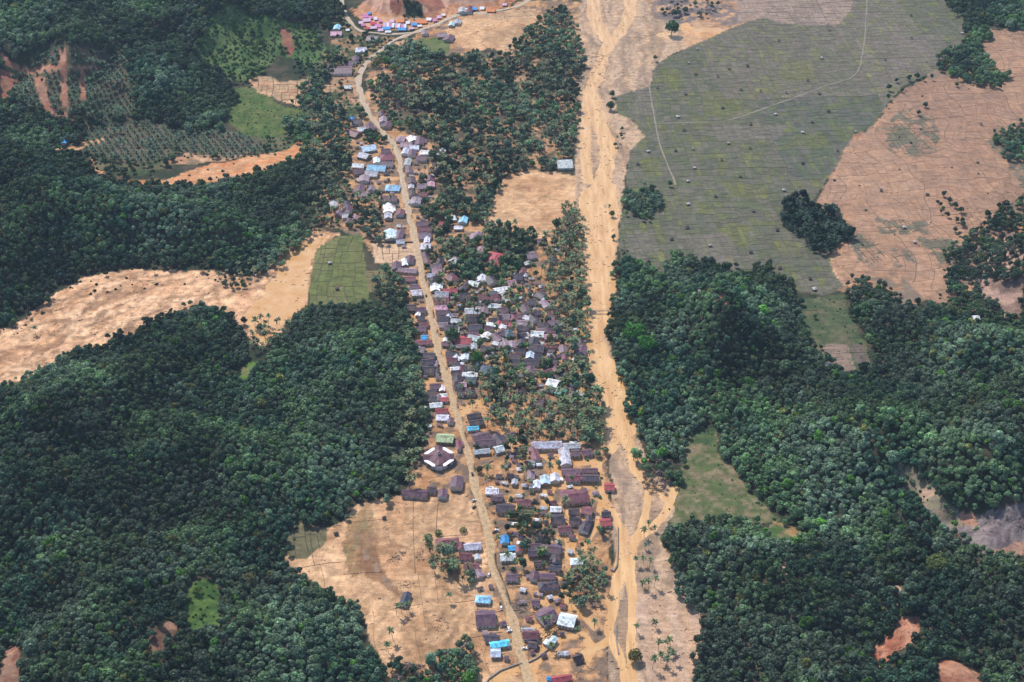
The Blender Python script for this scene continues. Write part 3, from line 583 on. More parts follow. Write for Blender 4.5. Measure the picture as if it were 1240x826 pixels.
HL = '''
426,142,8,4,sky 432,147,12,6,dark 462,138,9,5,purple 460,145,10,6,mauve 463,151,11,6,purple 438,156,10,5,white 447,154,11,7,purple 428,161,15,7,maroon,-38
485,168,10,6,mauve,0,h 499,168,11,6,lgrey,20 508,171,11,9,purple 492,175,14,6,mauve 502,178,11,5,lgrey 489,183,8,7,lgrey 499,185,10,7,purple 514,184,11,5,white 511,191,13,6,purple 536,181,7,4,white
446,179,17,7,pale,14 441,188,13,6,lgrey,-30 467,183,11,6,purple 468,190,16,7,maroon,0,h 456,194,8,6,pale 468,198,16,6,purple 434,200,14,5,white,-14 433,207,13,6,purple,20 456,203,22,7,sky 450,210,15,6,grey 441,216,12,7,mauve
493,196,8,8,grey 494,205,8,8,purple 521,216,10,6,purple 436,228,11,8,purple 440,235,13,6,mauve,-12 450,228,8,5,mauve 476,227,17,7,sky,-10,h 471,240,19,7,purple 470,252,12,10,white 470,261,9,6,grey 486,257,10,6,maroon
404,247,9,6,grey 420,246,9,6,dark 421,253,11,7,purple 419,261,9,5,white 410,258,8,6,mauve 423,267,8,7,purple 430,263,7,5,pink 473,284,15,11,pale 484,284,9,11,purple 485,292,10,5,grey 483,273,5,3,white
511,225,12,6,mauve,10 522,223,9,6,pink,10 497,219,10,6,purple 496,225,7,5,grey 513,235,9,5,maroon 503,243,12,8,mauve 496,234,8,6,purple 512,270,17,6,purple,5 514,277,17,6,maroon 511,285,15,7,mauve 514,298,12,7,white 517,290,7,7,lgrey 545,264,12,6,white,25 536,270,9,4,red
513,312,7,13,purple,14 499,314,11,8,purple 490,317,7,8,lgrey 480,322,11,9,purple 493,327,24,5,mauve 493,337,20,6,maroon,6 502,347,12,6,purple 504,354,13,7,lgrey 497,372,14,8,dark 511,375,12,7,purple
527,322,15,6,mauve 529,328,12,6,pink 533,316,9,7,dark 520,333,9,5,grey 523,339,10,7,dark 525,348,11,8,white 533,346,6,6,white 549,316,10,6,white,45 554,314,10,7,purple,40 547,336,13,9,maroon,30,h 545,352,17,6,red,-6 535,356,16,7,grey 533,363,18,7,maroon
563,346,9,13,dark,-20 574,343,13,6,white,-15 583,337,11,8,lgrey,-20 595,339,14,9,dark,35 563,358,13,8,dark 600,313,20,15,red,-18,h 580,304,9,11,pink,-20 576,286,10,10,mauve,-20 604,350,12,5,white,20 597,354,9,5,teal 591,359,24,7,maroon,-2 534,372,15,5,pink 534,378,16,6,purple 572,376,18,7,lgrey 599,370,15,5,white
561,266,10,7,sky 555,275,10,4,white 656,291,11,5,purple 642,309,13,8,mauve,20 638,318,8,4,white,20 669,314,9,7,navy 674,302,5,3,white 633,328,8,6,maroon 626,335,14,7,dark 619,342,11,7,pink,15 636,333,5,4,white
506,380,6,4,white 510,385,9,6,dark 516,392,12,6,maroon 510,398,12,6,purple 514,408,8,5,blue 513,414,20,5,maroon,4 506,423,16,7,mauve 534,386,14,8,dark 546,397,15,8,dark 533,393,11,6,mauve 552,388,12,5,white 543,381,6,7,lgrey 549,381,9,4,mauve 554,398,4,8,white
586,376,9,7,mauve 573,386,16,7,dark 575,396,17,8,dark 572,404,15,5,purple 595,392,12,4,white,-10 597,387,11,5,dark 604,391,7,5,red 592,398,10,6,purple 608,395,6,5,white 561,412,19,9,red,4 561,419,18,4,mauve 574,409,14,7,lgrey,-18 574,419,7,7,grey 589,406,10,7,white,-25 540,416,12,5,purple 539,411,5,4,white
602,409,13,10,purple,30 600,415,9,4,white,-18 588,422,12,7,dark 608,418,8,7,mauve 563,431,9,8,lgrey 548,428,16,6,dark 614,348,7,4,white,20 609,355,9,5,white,30 613,362,7,6,lgrey,20 602,361,7,6,maroon 608,375,14,7,purple 611,383,13,7,mauve 609,395,9,4,white,-15 618,393,5,5,red 612,390,8,5,maroon
622,384,9,7,maroon 630,382,9,6,purple 636,374,12,8,purple,20 638,384,8,5,white,-20 646,385,11,8,dark,25 630,390,9,6,mauve 640,391,11,7,mauve 633,397,14,6,dark 616,403,9,9,teal,0,h 607,403,8,7,purple 655,357,11,7,dark,-35 660,368,11,8,mauve,30 658,362,5,4,lgrey 651,378,11,5,purple,20 644,365,11,7,dark
667,384,11,7,purple,-15 670,390,12,7,purple,-15 677,391,7,4,grey 658,393,14,6,dark 656,399,11,5,mauve 668,400,12,6,purple 651,404,15,7,white,-14 667,407,16,6,pink 632,406,12,7,dark 638,406,4,7,white 665,418,11,5,red 673,418,8,5,maroon 646,413,12,9,dark 650,421,18,9,dark 631,415,10,8,dark 630,424,12,7,dark 611,415,11,8,mauve,20 620,417,8,8,mauve
693,415,10,7,purple 703,414,9,7,dark 704,423,12,9,purple,-10 682,423,10,8,mauve 684,432,8,6,maroon 706,430,9,5,purple 642,430,10,7,pale 652,431,10,6,dark 644,438,18,7,dark 642,448,10,8,purple 624,431,15,6,purple,-5 623,438,13,9,dark 672,445,9,8,maroon,30 663,450,11,7,maroon,20 685,451,9,7,dark 670,463,14,9,white,-28 667,471,11,6,navy,-28 675,456,10,5,dark,-20 679,473,12,8,green,-15,h 701,476,6,6,white 694,477,7,6,purple 632,473,9,5,dark
521,430,14,7,dark 518,438,16,8,dark,3 518,447,16,9,dark,3 529,440,4,7,mauve 530,449,5,6,dark 527,467,13,7,purple 523,475,11,7,dark 536,470,7,6,white 524,482,10,7,dark 531,481,6,7,mauve 539,483,9,5,red 539,478,9,4,white 528,490,15,6,white,4 535,497,15,6,red,-2 536,505,15,7,lgrey 548,509,8,6,purple
543,436,12,8,maroon 552,433,9,7,lgrey 545,446,11,5,white,12 548,451,11,7,dark 552,441,9,6,dark 558,447,7,7,maroon 569,445,13,6,dark 590,447,18,9,teal,-12,h 569,453,18,5,white,-8 570,460,13,7,teal 551,459,10,8,dark 560,465,10,6,pink 552,466,10,7,dark 558,475,9,6,dark 570,475,11,6,dark
539,530,20,10,lime 556,538,6,11,maroon,10 574,503,17,6,dark,10 577,511,17,7,dark,10 572,518,14,5,cyan,8 583,528,21,9,purple,20 588,535,22,8,purple,12 604,532,13,12,dark,25 582,546,19,6,lgrey,8 604,543,11,8,lgrey,28
650,487,16,8,purple,-10 666,499,8,6,dark 619,526,9,6,purple,20 662,538,35,9,grey,-4 692,539,20,7,lgrey,-3 684,553,13,19,grey,0 647,549,11,16,maroon,5 697,548,11,8,purple 711,547,12,8,purple,10 644,560,8,6,grey 691,570,22,7,purple 714,569,19,6,purple 694,578,18,8,maroon 715,578,20,8,dark
643,575,9,9,mauve 650,586,9,9,lgrey 660,581,11,10,pale 672,578,11,9,lgrey 623,583,7,6,grey 601,595,6,8,lgrey 618,576,8,6,dark 696,601,32,14,maroon,0,h 669,608,10,5,maroon 673,616,13,7,white 675,628,16,11,dark 684,640,16,8,maroon 695,619,13,8,dark 711,618,13,8,maroon,-15 696,630,13,9,dark 708,638,13,12,dark,-10 713,628,8,7,dark
738,589,12,8,red 733,632,13,9,red 734,622,11,7,dark 635,608,17,8,maroon 612,615,21,10,dark 604,600,9,6,mauve 652,650,10,7,black 611,653,10,9,blue 502,597,30,8,purple 523,592,11,8,dark 536,597,11,9,purple 553,584,15,13,purple 595,594,13,8,lgrey 602,603,14,6,purple
542,657,27,12,maroon,0,h 559,661,9,8,maroon 572,661,20,9,grey 564,673,15,9,maroon 578,674,7,6,lgrey 571,685,18,8,maroon,-8 580,694,9,9,mauve,15 620,663,9,6,blue 628,665,8,7,maroon 615,674,18,9,white 620,698,14,10,purple,-8 585,725,18,9,sky,0,h
649,661,12,9,purple 646,669,13,8,dark 667,664,24,9,purple,-12 673,677,11,10,dark 672,687,14,7,navy,-10 652,682,11,8,black 700,679,19,8,lgrey,0,h 647,697,10,10,purple 663,697,19,8,purple 664,709,24,11,dark,0,h 678,664,5,7,blue 649,729,10,8,purple,-10
588,748,23,18,purple,0 596,772,18,8,dark,4 605,779,23,8,cyan,6 600,790,12,10,pale 662,745,21,16,purple,35 642,768,19,10,maroon 639,762,15,5,lgrey 645,780,11,8,dark 687,750,20,15,lgrey,-20 668,776,9,12,pale,-25 680,821,24,8,red,15 665,821,6,5,blue 700,796,12,9,black,20
491,725,11,15,navy,-5 684,198,18,10,grey,-5 413,84,25,9,purple 424,76,14,5,purple 437,60,13,5,lgrey 451,46,13,6,mauve 431,71,9,5,purple 544,46,11,6,purple,-15 514,39,8,5,mauve 535,42,12,5,mauve 568,7,8,7,maroon 560,6,10,5,grey 554,26,8,5,grey 547,29,7,4,pale 1181,383,10,5,white 67,308,7,5,pale 78,171,7,4,blue 399,81,8,4,purple 408,33,8,5,sky 407,40,13,5,pink 1003,441,7,4,grey 862,350,9,4,white 421,105,9,4,white
'''
MAINW = np.array(ROADPTS['main'])
def house_zone(px, py, x, y):
    d = np.hypot(MAINW[:,0]-x, MAINW[:,1]-y); i = d.argmin(); dist = d[i]; right = x > MAINW[i,0]
    if px > 790 or px < 380: return 'alone amid the woods'
    if px < 520 and py > 700: return 'alone in the silted mud field'
    if py < 62: return 'near the tent camp'
    if py < 130: where = 'at the upper road bend'
    elif py < 235: where = 'in the far hamlet'
    elif py < 300: where = 'above the small green paddy'
    elif py < 345: where = 'near the big red-roofed house'
    elif py < 385: where = 'in the upper crowded village'
    elif py < 425: where = 'in the crowded village heart'
    elif py < 480: where = 'below the crowded village'
    elif py < 560: where = 'around the school' if px > 610 else 'above the mosque'
    elif py < 610: where = 'by the flooded school yard' if px > 640 else 'by the mosque'
    elif py < 660: where = 'by the flooded river lane' if px > 640 else 'beside the silted field'
    elif py < 720: where = 'among palms near the river' if px > 640 else 'by the blue tarpaulins'
    else: where = 'beside the flooded creek'
    return where + (', fronting the road' if dist < 17 else (', riverward of the road' if right else ', forestward of the road'))
HOUSES = []          # x, y, half w, half d, rot : used to keep trees out
UBOX = MB().box(-.5,.5,-.5,.5,0,1).mesh('unit_box', M['plaster'])
GBOX = MB().box(-.5,.5,-.5,.5,0,1).mesh('pane_box', M['glass'])
WBOX = MB().box(-.5,.5,-.5,.5,0,1).mesh('door_box', M['wood'])
def gable(w, d, e, r, t=.14):
    """roof of ridge length w (x), span d (y), eaves e, rise r: two thin slabs"""
    mb = MB(); x0, x1 = -w/2, w/2
    for s in (-1, 1):
        Vv = []
        for x in (x0, x1): Vv += [(x, s*d/2, e), (x, 0, e+r), (x, 0, e+r-t), (x, s*d/2, e-t)]
        F = [(0,1,5,4), (2,3,7,6), (3,0,4,7), (0,3,2,1), (4,5,6,7)]
        mb.add(Vv, F if s < 0 else [f[::-1] for f in F])
    return mb
def hip(w, d, e, r, t=.14):
    k = max(w/2 - d/2*.85, w*.08)
    Vv = [(-w/2,-d/2,e), (w/2,-d/2,e), (w/2,d/2,e), (-w/2,d/2,e), (-k,0,e+r), (k,0,e+r)]
    Vb = [(a,b,c-t) for a,b,c in Vv[:4]]
    return MB().add(Vv+Vb, [(0,1,5,4), (1,2,5), (2,3,4,5), (3,0,4), (0,6,7,1), (1,7,8,2), (2,8,9,3), (3,9,6,0), (9,8,7,6)])
LABELS = {}
def put_label(o, label, cat, grp):
    LABELS.setdefault(label, []).append(o); tag(o, label, cat, grp)
WALLS = [(.62,.56,.47), (.70,.66,.60), (.45,.36,.28), (.50,.52,.50), (.30,.22,.16), (.55,.45,.38)]
hr = random.Random(3)
def house(px, py, wp, hp, col, rot=0.0, typ='g'):
    s, fs = mscale(py); 
    eave = hr.uniform(2.5, 3.3) + (.5 if wp*hp > 180 else 0)
    x, y = ground(px, py, 0); z0 = float(hill(x, y)); x, y = ground(px, py, z0+eave+.6); z0 = float(hill(x, y))
    w = max(wp/s*1.06, 3.2); d = max(hp/s/fs*1.02, 3.0)
    turn = 0.0
    if d > w*1.15: w, d, turn = d, w, 90.0
    rise = min(max(.24*d, .8), 3.4)*hr.uniform(.85, 1.15)
    rz = R(rot + turn + hr.uniform(-9, 9))
    if 100 < py:                                # keep the carriageway clear
        dd = np.hypot(MAINW[:,0]-x, MAINW[:,1]-y); im = dd.argmin(); need = 4.6 + .5*wp/s
        if dd[im] < need + .5 and dd[im] > .5: x += (x-MAINW[im,0])/dd[im]*(need-dd[im]+.5); y += (y-MAINW[im,1])/dd[im]*(need-dd[im]+.5)*.2
    base, cname = HC[col]
    jit = hr.uniform(.7, 1.3)
    rc = tuple(min(.85, c*jit*hr.uniform(.94, 1.06)) for c in base)
    t = empty('school_building' if wp > 30 and col == 'grey' else 'house', (x, y, z0), rz)
    hw, hd = w/2-.55, d/2-.55
    wc = hr.choice(WALLS)
    if typ == 'h':
        wm = MB().box(-hw, hw, -hd, hd, -1.2, eave-.02)
        rm = hip(w, d, eave, rise)
    else:
        g = eave-.18; rr_ = rise*hd/(d/2)
        wm = MB().add([(-hw,-hd,-1.2),(hw,-hd,-1.2),(hw,hd,-1.2),(-hw,hd,-1.2),(-hw,-hd,g),(hw,-hd,g),(hw,hd,g),(-hw,hd,g),(-hw,0,g+rr_),(hw,0,g+rr_)],
             [(0,3,2,1),(0,1,5,4),(2,3,7,6),(1,2,6,9,5),(3,0,4,8,7),(4,5,9,8),(6,7,8,9)])
        rm = gable(w, d, eave, rise)
    objcol(mobj('wall', wm.mesh('wall', M['plaster']), t), wc)
    ro = objcol(mobj('roof', rm.mesh('roof', M['roof']), t), rc)
    rl = w if typ == 'g' else 2*max(w/2-d/2*.85, w*.08)
    objcol(mobj('ridge_cap', UBOX, ro, (0,0,eave+rise-.06), (rl*.98, .42, .14)), tuple(min(.85, c*1.15) for c in rc))
    # openings on the two long walls and the door
    sgn = -1 if math.cos(rz) > 0 else 1
    mobj('door', WBOX, t, (hw*.15, sgn*hd, 0), (1.0, .12, 2.0))
    n = 2 if w < 11 else (3 if w < 18 else 5)
    for k in range(n):
        xx = -hw + (k+.5)*2*hw/n
        if abs(xx-hw*.15) < 1.2: xx = -hw*.6 if n == 2 else xx - 1.3
        mobj('window', GBOX, t, (xx, sgn*hd, 1.0), (1.2, .1, 1.1))
    # lean-to kitchen on some
    if wp*hp > 60 and hr.random() < .45 and w > 7:
        lw, ld = w*hr.uniform(.35, .6), hr.uniform(2.2, 3.4); lx = hr.uniform(-.2, .2)*w; e2 = eave-.35
        ys = -sgn
        lean = MB().add([(lx-lw/2, ys*(d/2-.25), e2), (lx+lw/2, ys*(d/2-.25), e2), (lx+lw/2, ys*(d/2+ld), e2-.7), (lx-lw/2, ys*(d/2+ld), e2-.7),
            (lx-lw/2, ys*(d/2-.25), e2-.1), (lx+lw/2, ys*(d/2-.25), e2-.1), (lx+lw/2, ys*(d/2+ld), e2-.8), (lx-lw/2, ys*(d/2+ld), e2-.8)],
            [(0,1,2,3),(7,6,5,4),(0,4,5,1),(1,5,6,2),(2,6,7,3),(3,7,4,0)])
        k2 = hr.uniform(.7, 1.5); objcol(mobj('lean_to_roof', lean.mesh('lean_to_roof', M['roof']), t), tuple(min(.8, c*k2) for c in rc))
        objcol(mobj('lean_to_wall', MB().box(lx-lw/2+.3, lx+lw/2-.3, min(ys*(d/2-.4), ys*(d/2+ld-.4)), max(ys*(d/2-.4), ys*(d/2+ld-.4)), -1.2, e2-.82).mesh('lean_to_wall', M['plaster']), t), wc)
    HOUSES.append((x, y, w/2, d/2, rz))
    size = 'long' if w > 2.1*d else ('large' if w*d > 170 else ('small' if w*d < 62 else 'mid-sized'))
    form = 'hipped' if typ == 'h' else 'gabled'
    lab = f'{size} house with {cname} {"hipped " if typ == "h" else ""}roof {house_zone(px, py, x, y)}'
    if wp > 30 and col == 'grey': lab = 'long school block with silver grey zinc roof behind the flooded yard'
    elif (round(px), round(py)) == (684, 553): lab = 'silver grey school wing standing end-on to the flooded yard'
    elif (round(px), round(py)) == (696, 601): lab = 'large hall with maroon hipped roof and white walls beside flooded yard'
    elif (round(px), round(py)) == (600, 313): lab = 'large house with big bright red hipped roof half hidden among trees'
    elif (round(px), round(py)) == (539, 530): lab = 'hall with pale green mottled roof just behind the mosque'
    lab = ' '.join(lab.split()[:16])
    put_label(t, lab, 'school' if 'school' in lab.split()[2:4] + lab.split()[:3] else 'house', 'houses: ' + lab)
    return t
for tok in HL.split():
    q = tok.split(',')
    house(float(q[0]), float(q[1]), float(q[2]), float(q[3]), q[4], float(q[5]) if len(q) > 5 else 0.0, q[6] if len(q) > 6 else 'g')

# ---------------------------------------------------------------- filler houses, low as sheds, placed at random between the traced houses
def clear_of(x, y, r):
    return all(abs(x-h[0]) > h[2]*abs(math.cos(h[4]))+h[3]*abs(math.sin(h[4]))+r or abs(y-h[1]) > h[2]*abs(math.sin(h[4]))+h[3]*abs(math.cos(h[4]))+r for h in HOUSES)
def shed(px, py):
    s, fs = mscale(py); x, y = ground(px, py, 2.2); z0 = float(hill(x, y)); w, d = hr.uniform(3.2, 7.0), hr.uniform(3, 4.6)
    if not clear_of(x, y, w*.42) or np.min((MAINW[:,0]-x)**2+(MAINW[:,1]-y)**2) < 60: return False
    col = hr.choices(['dark','purple','maroon','mauve','lgrey','white','grey'], [5,4,1.5,3,2,1.6,2])[0]; base, cname = HC[col]
    t = empty('shed', (x, y, z0), R(hr.uniform(-25, 25))); e = hr.uniform(2.0, 2.5); k = hr.uniform(.8, 1.2)
    objcol(mobj('roof', gable(w, d, e, d*.2, .1).mesh('roof', M['roof']), t), tuple(min(.82, c*k) for c in base))
    objcol(mobj('wall', MB().box(-w/2+.35, w/2-.35, -d/2+.35, d/2-.35, -1, e-.12).mesh('wall', M['plaster']), t), hr.choice(WALLS))
    mobj('door', WBOX, t, (0, -d/2+.35, 0), (.9, .1, 1.8))
    lab = f'low house with {cname} roof {house_zone(px, py, x, y)}'
    put_label(t, lab, 'shed', 'sheds: ' + lab); HOUSES.append((x, y, w/2, d/2, 0)); return True
nfiller = 0
for P, n in ((pts('508,300 560,325 640,330 690,385 710,420 690,440 650,455 600,425 560,482 540,480 520,380'), 85), (pts('430,160 480,170 540,175 525,230 512,300 480,300 470,240 435,235'), 45), (pts('600,520 640,540 700,545 725,600 715,650 690,735 640,730 645,690 600,610'), 45), (pts('500,300 515,300 540,480 545,520 515,520 515,440'), 20), (pts('590,465 700,432 716,480 690,502 640,500 600,520'), 26), (pts('640,700 690,735 700,790 660,800 600,800 560,735 600,690'), 16)):
    k = 0; P_ = np.array(P)
    for _ in range(n*14):
        px, py = hr.uniform(P_[:,0].min(), P_[:,0].max()), hr.uniform(P_[:,1].min(), P_[:,1].max())
        if inpoly(np.array([px]), np.array([py]), P)[0] and shed(px, py): k += 1; nfiller += 1
        if k >= n: break
print('houses', len(HOUSES), 'filler_houses', nfiller)

# ---------------------------------------------------------------- mosque: octagonal hall, white terrace, maroon roof with four arms
def ngon(n, r, z, a0=0): return [(r*math.cos(a0+2*math.pi*k/n), r*math.sin(a0+2*math.pi*k/n), z) for k in range(n)]
def prism(n, r0, r1, z0, z1, a0=0):
    return MB().add(ngon(n, r0, z0, a0)+ngon(n, r1, z1, a0), [tuple(range(n))[::-1], tuple(range(n, 2*n))] + [(k, (k+1)%n, n+(k+1)%n, n+k) for k in range(n)])
mx, my = ground(531.5, 554, 4.0)
mq = empty('mosque', (mx, my, 0), R(3))
tag(mq, 'octagonal mosque with maroon cross-armed roof and white terraces beside the road', 'mosque')
a8 = math.pi/8
objcol(mobj('wall', prism(8, 13.2, 13.2, -1, 4.4, a8).mesh('wall', M['plaster']), mq), (.42,.40,.40))
objcol(mobj('terrace', prism(8, 14.2, 14.2, 4.42, 4.85, a8).mesh('terrace', M['plaster']), mq), (.80,.79,.80))
rf = objcol(mobj('roof', prism(8, 10.6, 1.2, 4.9, 8.6, a8).mesh('roof', M['roof']), mq), (.13,.055,.075))
for k in range(4):
    a = k*math.pi/2
    g = gable(9.0, 7.0 if k % 2 else 8.0, 5.2, 1.9); o = mobj('roof_arm', g.mesh('roof_arm', M['roof']), mq, (9.2*math.cos(a), 9.2*math.sin(a), 0), rz=a); objcol(o, (.13,.055,.075))
    o = mobj('arm_wall', MB().box(-4.2, 4.2, -3.0, 3.0, -1, 5.0).mesh('arm_wall', M['plaster']), mq, (9.2*math.cos(a), 9.2*math.sin(a), 0), rz=a); objcol(o, (.62,.60,.58))
objcol(mobj('lantern', prism(8, 1.3, 1.3, 8.5, 9.8, a8).mesh('lantern', M['plaster']), mq), (.75,.74,.72))
dv = MB()
for i in range(5):
    pass
dome = MB(); rings = [(1.6*math.cos(t), 9.8+1.7*math.sin(t)) for t in np.linspace(0, math.pi/2*.97, 6)]
Vd = [(r*math.cos(2*math.pi*k/12), r*math.sin(2*math.pi*k/12), z) for r, z in rings for k in range(12)]
dome.add(Vd, [(i*12+k, i*12+(k+1)%12, (i+1)*12+(k+1)%12, (i+1)*12+k) for i in range(5) for k in range(12)])
dm = objcol(mobj('dome', dome.mesh('dome', M['roof']), mq), (.32,.30,.30))
mobj('finial', MB().tube([(0,0,11.4),(0,0,12.6)], [.09,.03]).mesh('finial', M['steel']), dm)
for k in range(8):
    a = k*math.pi/4; mobj('window', GBOX, mq, (12.15*math.cos(a)*1.01, 12.15*math.sin(a)*1.01, 1.0), (.4, 3.0, 2.2), a)
HOUSES.append((mx, my, 15, 15, 0)); HOUSES.append((mx, my+9, 6, 8, 0))

# ---------------------------------------------------------------- tents of the camp below the cut slope
TC = {'pink': ((.66,.24,.44), 'pink'), 'white': ((.80,.78,.80), 'white'), 'blue': ((.10,.35,.70), 'blue'), 'orange': ((.75,.26,.10), 'orange'), 'red': ((.55,.08,.12), 'red'), 'rose': ((.72,.48,.60), 'pale rose')}
def tent(px, py, wp, hp, col, rot=0.0):
    s, fs = mscale(py); z0 = float(hill(*ground(px, py))); x, y = ground(px, py, z0+2.2); z0 = float(hill(x, y))
    w, d = max(wp/s*.95, 3), max(hp/s/fs*.8, 3)
    t = empty('tent', (x, y, z0), R(rot + hr.uniform(-6, 6)))
    o = mobj('canopy', gable(w, d, 2.0, d*.22, .05).mesh('canopy', M['plaster']), t); objcol(o, TC[col][0])
    for sx in (-1, 1):
        for sy in (-1, 1): mobj('pole', UPOLE, t, (sx*(w/2-.1), sy*(d/2-.1), -.6), (1, 1, 2.6))
    q = mobj('back_sheet', MB().box(-w/2+.1, w/2-.1, d/2-.12, d/2-.08, -.3, 2.0).mesh('back_sheet', M['plaster']), t); objcol(q, tuple(c*.85 for c in TC[col][0]))
    where = 'at the foot of the red cut slope' if py < 30 else 'in the camp row beside the side road'
    lab = f'{"large" if w > 9 else "small"} {TC[col][1]} ridge tent {where}'
    put_label(t, lab, 'tent', 'tents: ' + lab)
UPOLE = MB().tube([(0,0,0),(0,0,1)], .05, 5).mesh('pole', M['steel'])
for q in '442,19,8,5,pink,10 444,24,10,5,rose,10 452,28,8,4,red,0 452,33,9,4,rose,10 458,31,8,5,pink,10 461,36,7,4,rose,0 468,34,11,4,blue,0 487,35,11,4,blue,0 485,25,10,4,orange,0 502,29,8,4,blue,0 512,26,10,5,orange,10 520,22,7,4,white,-20 526,24,5,4,pink,0 421,36,5,3,white,0 594,1,12,4,orange,0 563,11,6,4,white,0 449,21,5,4,pink,0 437,27,6,4,rose,10 440,30,6,3,pink,10 505,26,6,4,orange,5 455,22,5,4,white,5 447,15,5,3,blue,0 460,25,5,4,pink,8 475,25,6,4,rose,0 494,27,5,4,white,0 498,34,6,3,rose,5 508,31,6,3,white,8 531,19,6,4,rose,10 470,38,8,3,white,0 445,34,6,3,red,0 537,16,5,3,white,0 575,9,7,4,blue,0 584,8,6,4,white,0 611,5,6,3,rose,0'.split():
    v = q.split(','); tent(float(v[0]), float(v[1]), float(v[2]), float(v[3]), v[4], float(v[5]))
for k in range(8):
    tent(466+k*3.5, 29.5+.3*k, 3.4, 6.5, ['rose','white','pink','white'][k % 4], 0)

# ---------------------------------------------------------------- field huts
HUTS = '844,59 834,76 842,89 883,83 905,79 869,92 796,106 830,113 897,108 921,110 875,130 821,141 828,157 909,150 882,173 908,179 839,180 818,182 785,183 874,193 772,198 841,203 1004,36 943,49 995,70 978,97 952,112 992,113 939,138 1003,134 983,147 972,160 1036,159 1014,182 972,197 1104,46 1072,72 1103,18 1165,40 1188,150 866,237 833,247 896,213 833,219 832,275 813,289 912,255 860,297 909,305 785,315 949,230 941,278 1123,235 1067,230 1015,252 1108,293 1095,275 986,350 944,324 981,337 465,627 407,646 399,318 408,349 804,336 843,386'
for k, q in enumerate(HUTS.split()):
    px, py = map(float, q.split(',')); x, y = ground(px, py, 1.5); z0 = float(hill(x, y))
    w = hr.uniform(3.0, 4.6); d = w*hr.uniform(.7, .95); e = hr.uniform(1.9, 2.3)
    pale = hr.random() < .33
    t = empty('field_hut', (x, y, z0), R(hr.uniform(-25, 25)))
    o = mobj('roof', gable(w, d, e, .9, .1).mesh('roof', M['roof']), t); objcol(o, (.62,.60,.60) if pale else (.06,.05,.06))
    for sx in (-1, 1):
        for sy in (-1, 1): mobj('post', UPOLE, t, (sx*(w/2-.3), sy*(d/2-.3), -.2), (1.6, 1.6, e+.15))
    mobj('platform', MB().box(-w/2+.2, w/2-.2, -d/2+.2, d/2-.2, .5, .62).mesh('platform', M['wood']), t)
    fld = 'on the wide grey-green paddy' if inpoly(np.array([px]), np.array([py]), P1)[0] else ('on the silted pinkish paddies' if px > 985 else 'on the silted fields beside the wood')
    if px < 420 and py < 360: fld = 'on the small green paddy by the village'
    lab = f'small open field hut with {"pale metal" if pale else "dark thatch"} roof {fld}'
    put_label(t, lab, 'hut', 'huts: ' + lab); HOUSES.append((x, y, w/2, d/2, 0))
# ---------------------------------------------------------------- vegetation prototypes
def quads(cen, nrm, size, rr, asp=1.0):
    """square leaf clumps at cen facing nrm"""
    n = len(cen); nrm = nrm/np.linalg.norm(nrm, axis=1)[:,None]
    ref = rr.normal(size=(n,3)); u = np.cross(nrm, ref); u /= np.linalg.norm(u, axis=1)[:,None]+1e-9; v = np.cross(nrm, u)
    s = size[:,None]; u = u*s; v = v*s*asp
    drop = nrm*s*rr.uniform(-.35, .1, (n,1))
    P = np.stack([cen-u-v*.6+drop, cen+u*.6-v+drop*.3, cen+u+v*.6+drop, cen-u*.6+v-drop*.2], 1).reshape(-1,3)
    return P, np.arange(4*n).reshape(n,4)
def broad_crown(seed, r, h, z0, n=420, lobes=8, leaf=.62, gap=0.0, flat=.8):
    rr = np.random.default_rng(seed); C_, Rr = [], []
    for k in range(lobes):
        a = 2*math.pi*(k/lobes) + rr.uniform(-.5, .5); q = r*.55*rr.uniform(.55, 1.05) if k else 0
        C_.append((q*math.cos(a), q*math.sin(a), z0 + h*rr.uniform(.18, .66) if k else z0+h*.66)); Rr.append(r*rr.uniform(.34, .52))
    C_ = np.array(C_); Rr = np.array(Rr); li = rr.integers(0, lobes, n)
    d = rr.normal(size=(n,3)); d[:,2] = np.abs(d[:,2])*1.1 - .45; d /= np.linalg.norm(d, axis=1)[:,None]
    rad = Rr[li]*rr.uniform(.75, 1.08, n)
    cen = C_[li] + d*rad[:,None]*np.array([1,1,flat])
    P, F = quads(cen, d + rr.normal(size=(n,3))*.42, leaf*rr.uniform(.6, 1.25, n), rr)
    return P, F
def limb_trunk(seed, h, r, n=6):
    rr = random.Random(seed); mb = MB()
    mb.tube([(0,0,-.8), (rr.uniform(-.2,.2), rr.uniform(-.2,.2), h*.5), (rr.uniform(-.4,.4), rr.uniform(-.4,.4), h)], [r, r*.7, r*.35], n)
    for k in range(4):
        a = k*1.57 + rr.uniform(-.5,.5); z = h*rr.uniform(.5, .8); l = h*.32
        mb.tube([(0,0,z), (l*.6*math.cos(a), l*.6*math.sin(a), z+l*.5), (l*math.cos(a), l*math.sin(a), z+l*.9)], [r*.42, r*.28, r*.1], 4)
    return mb
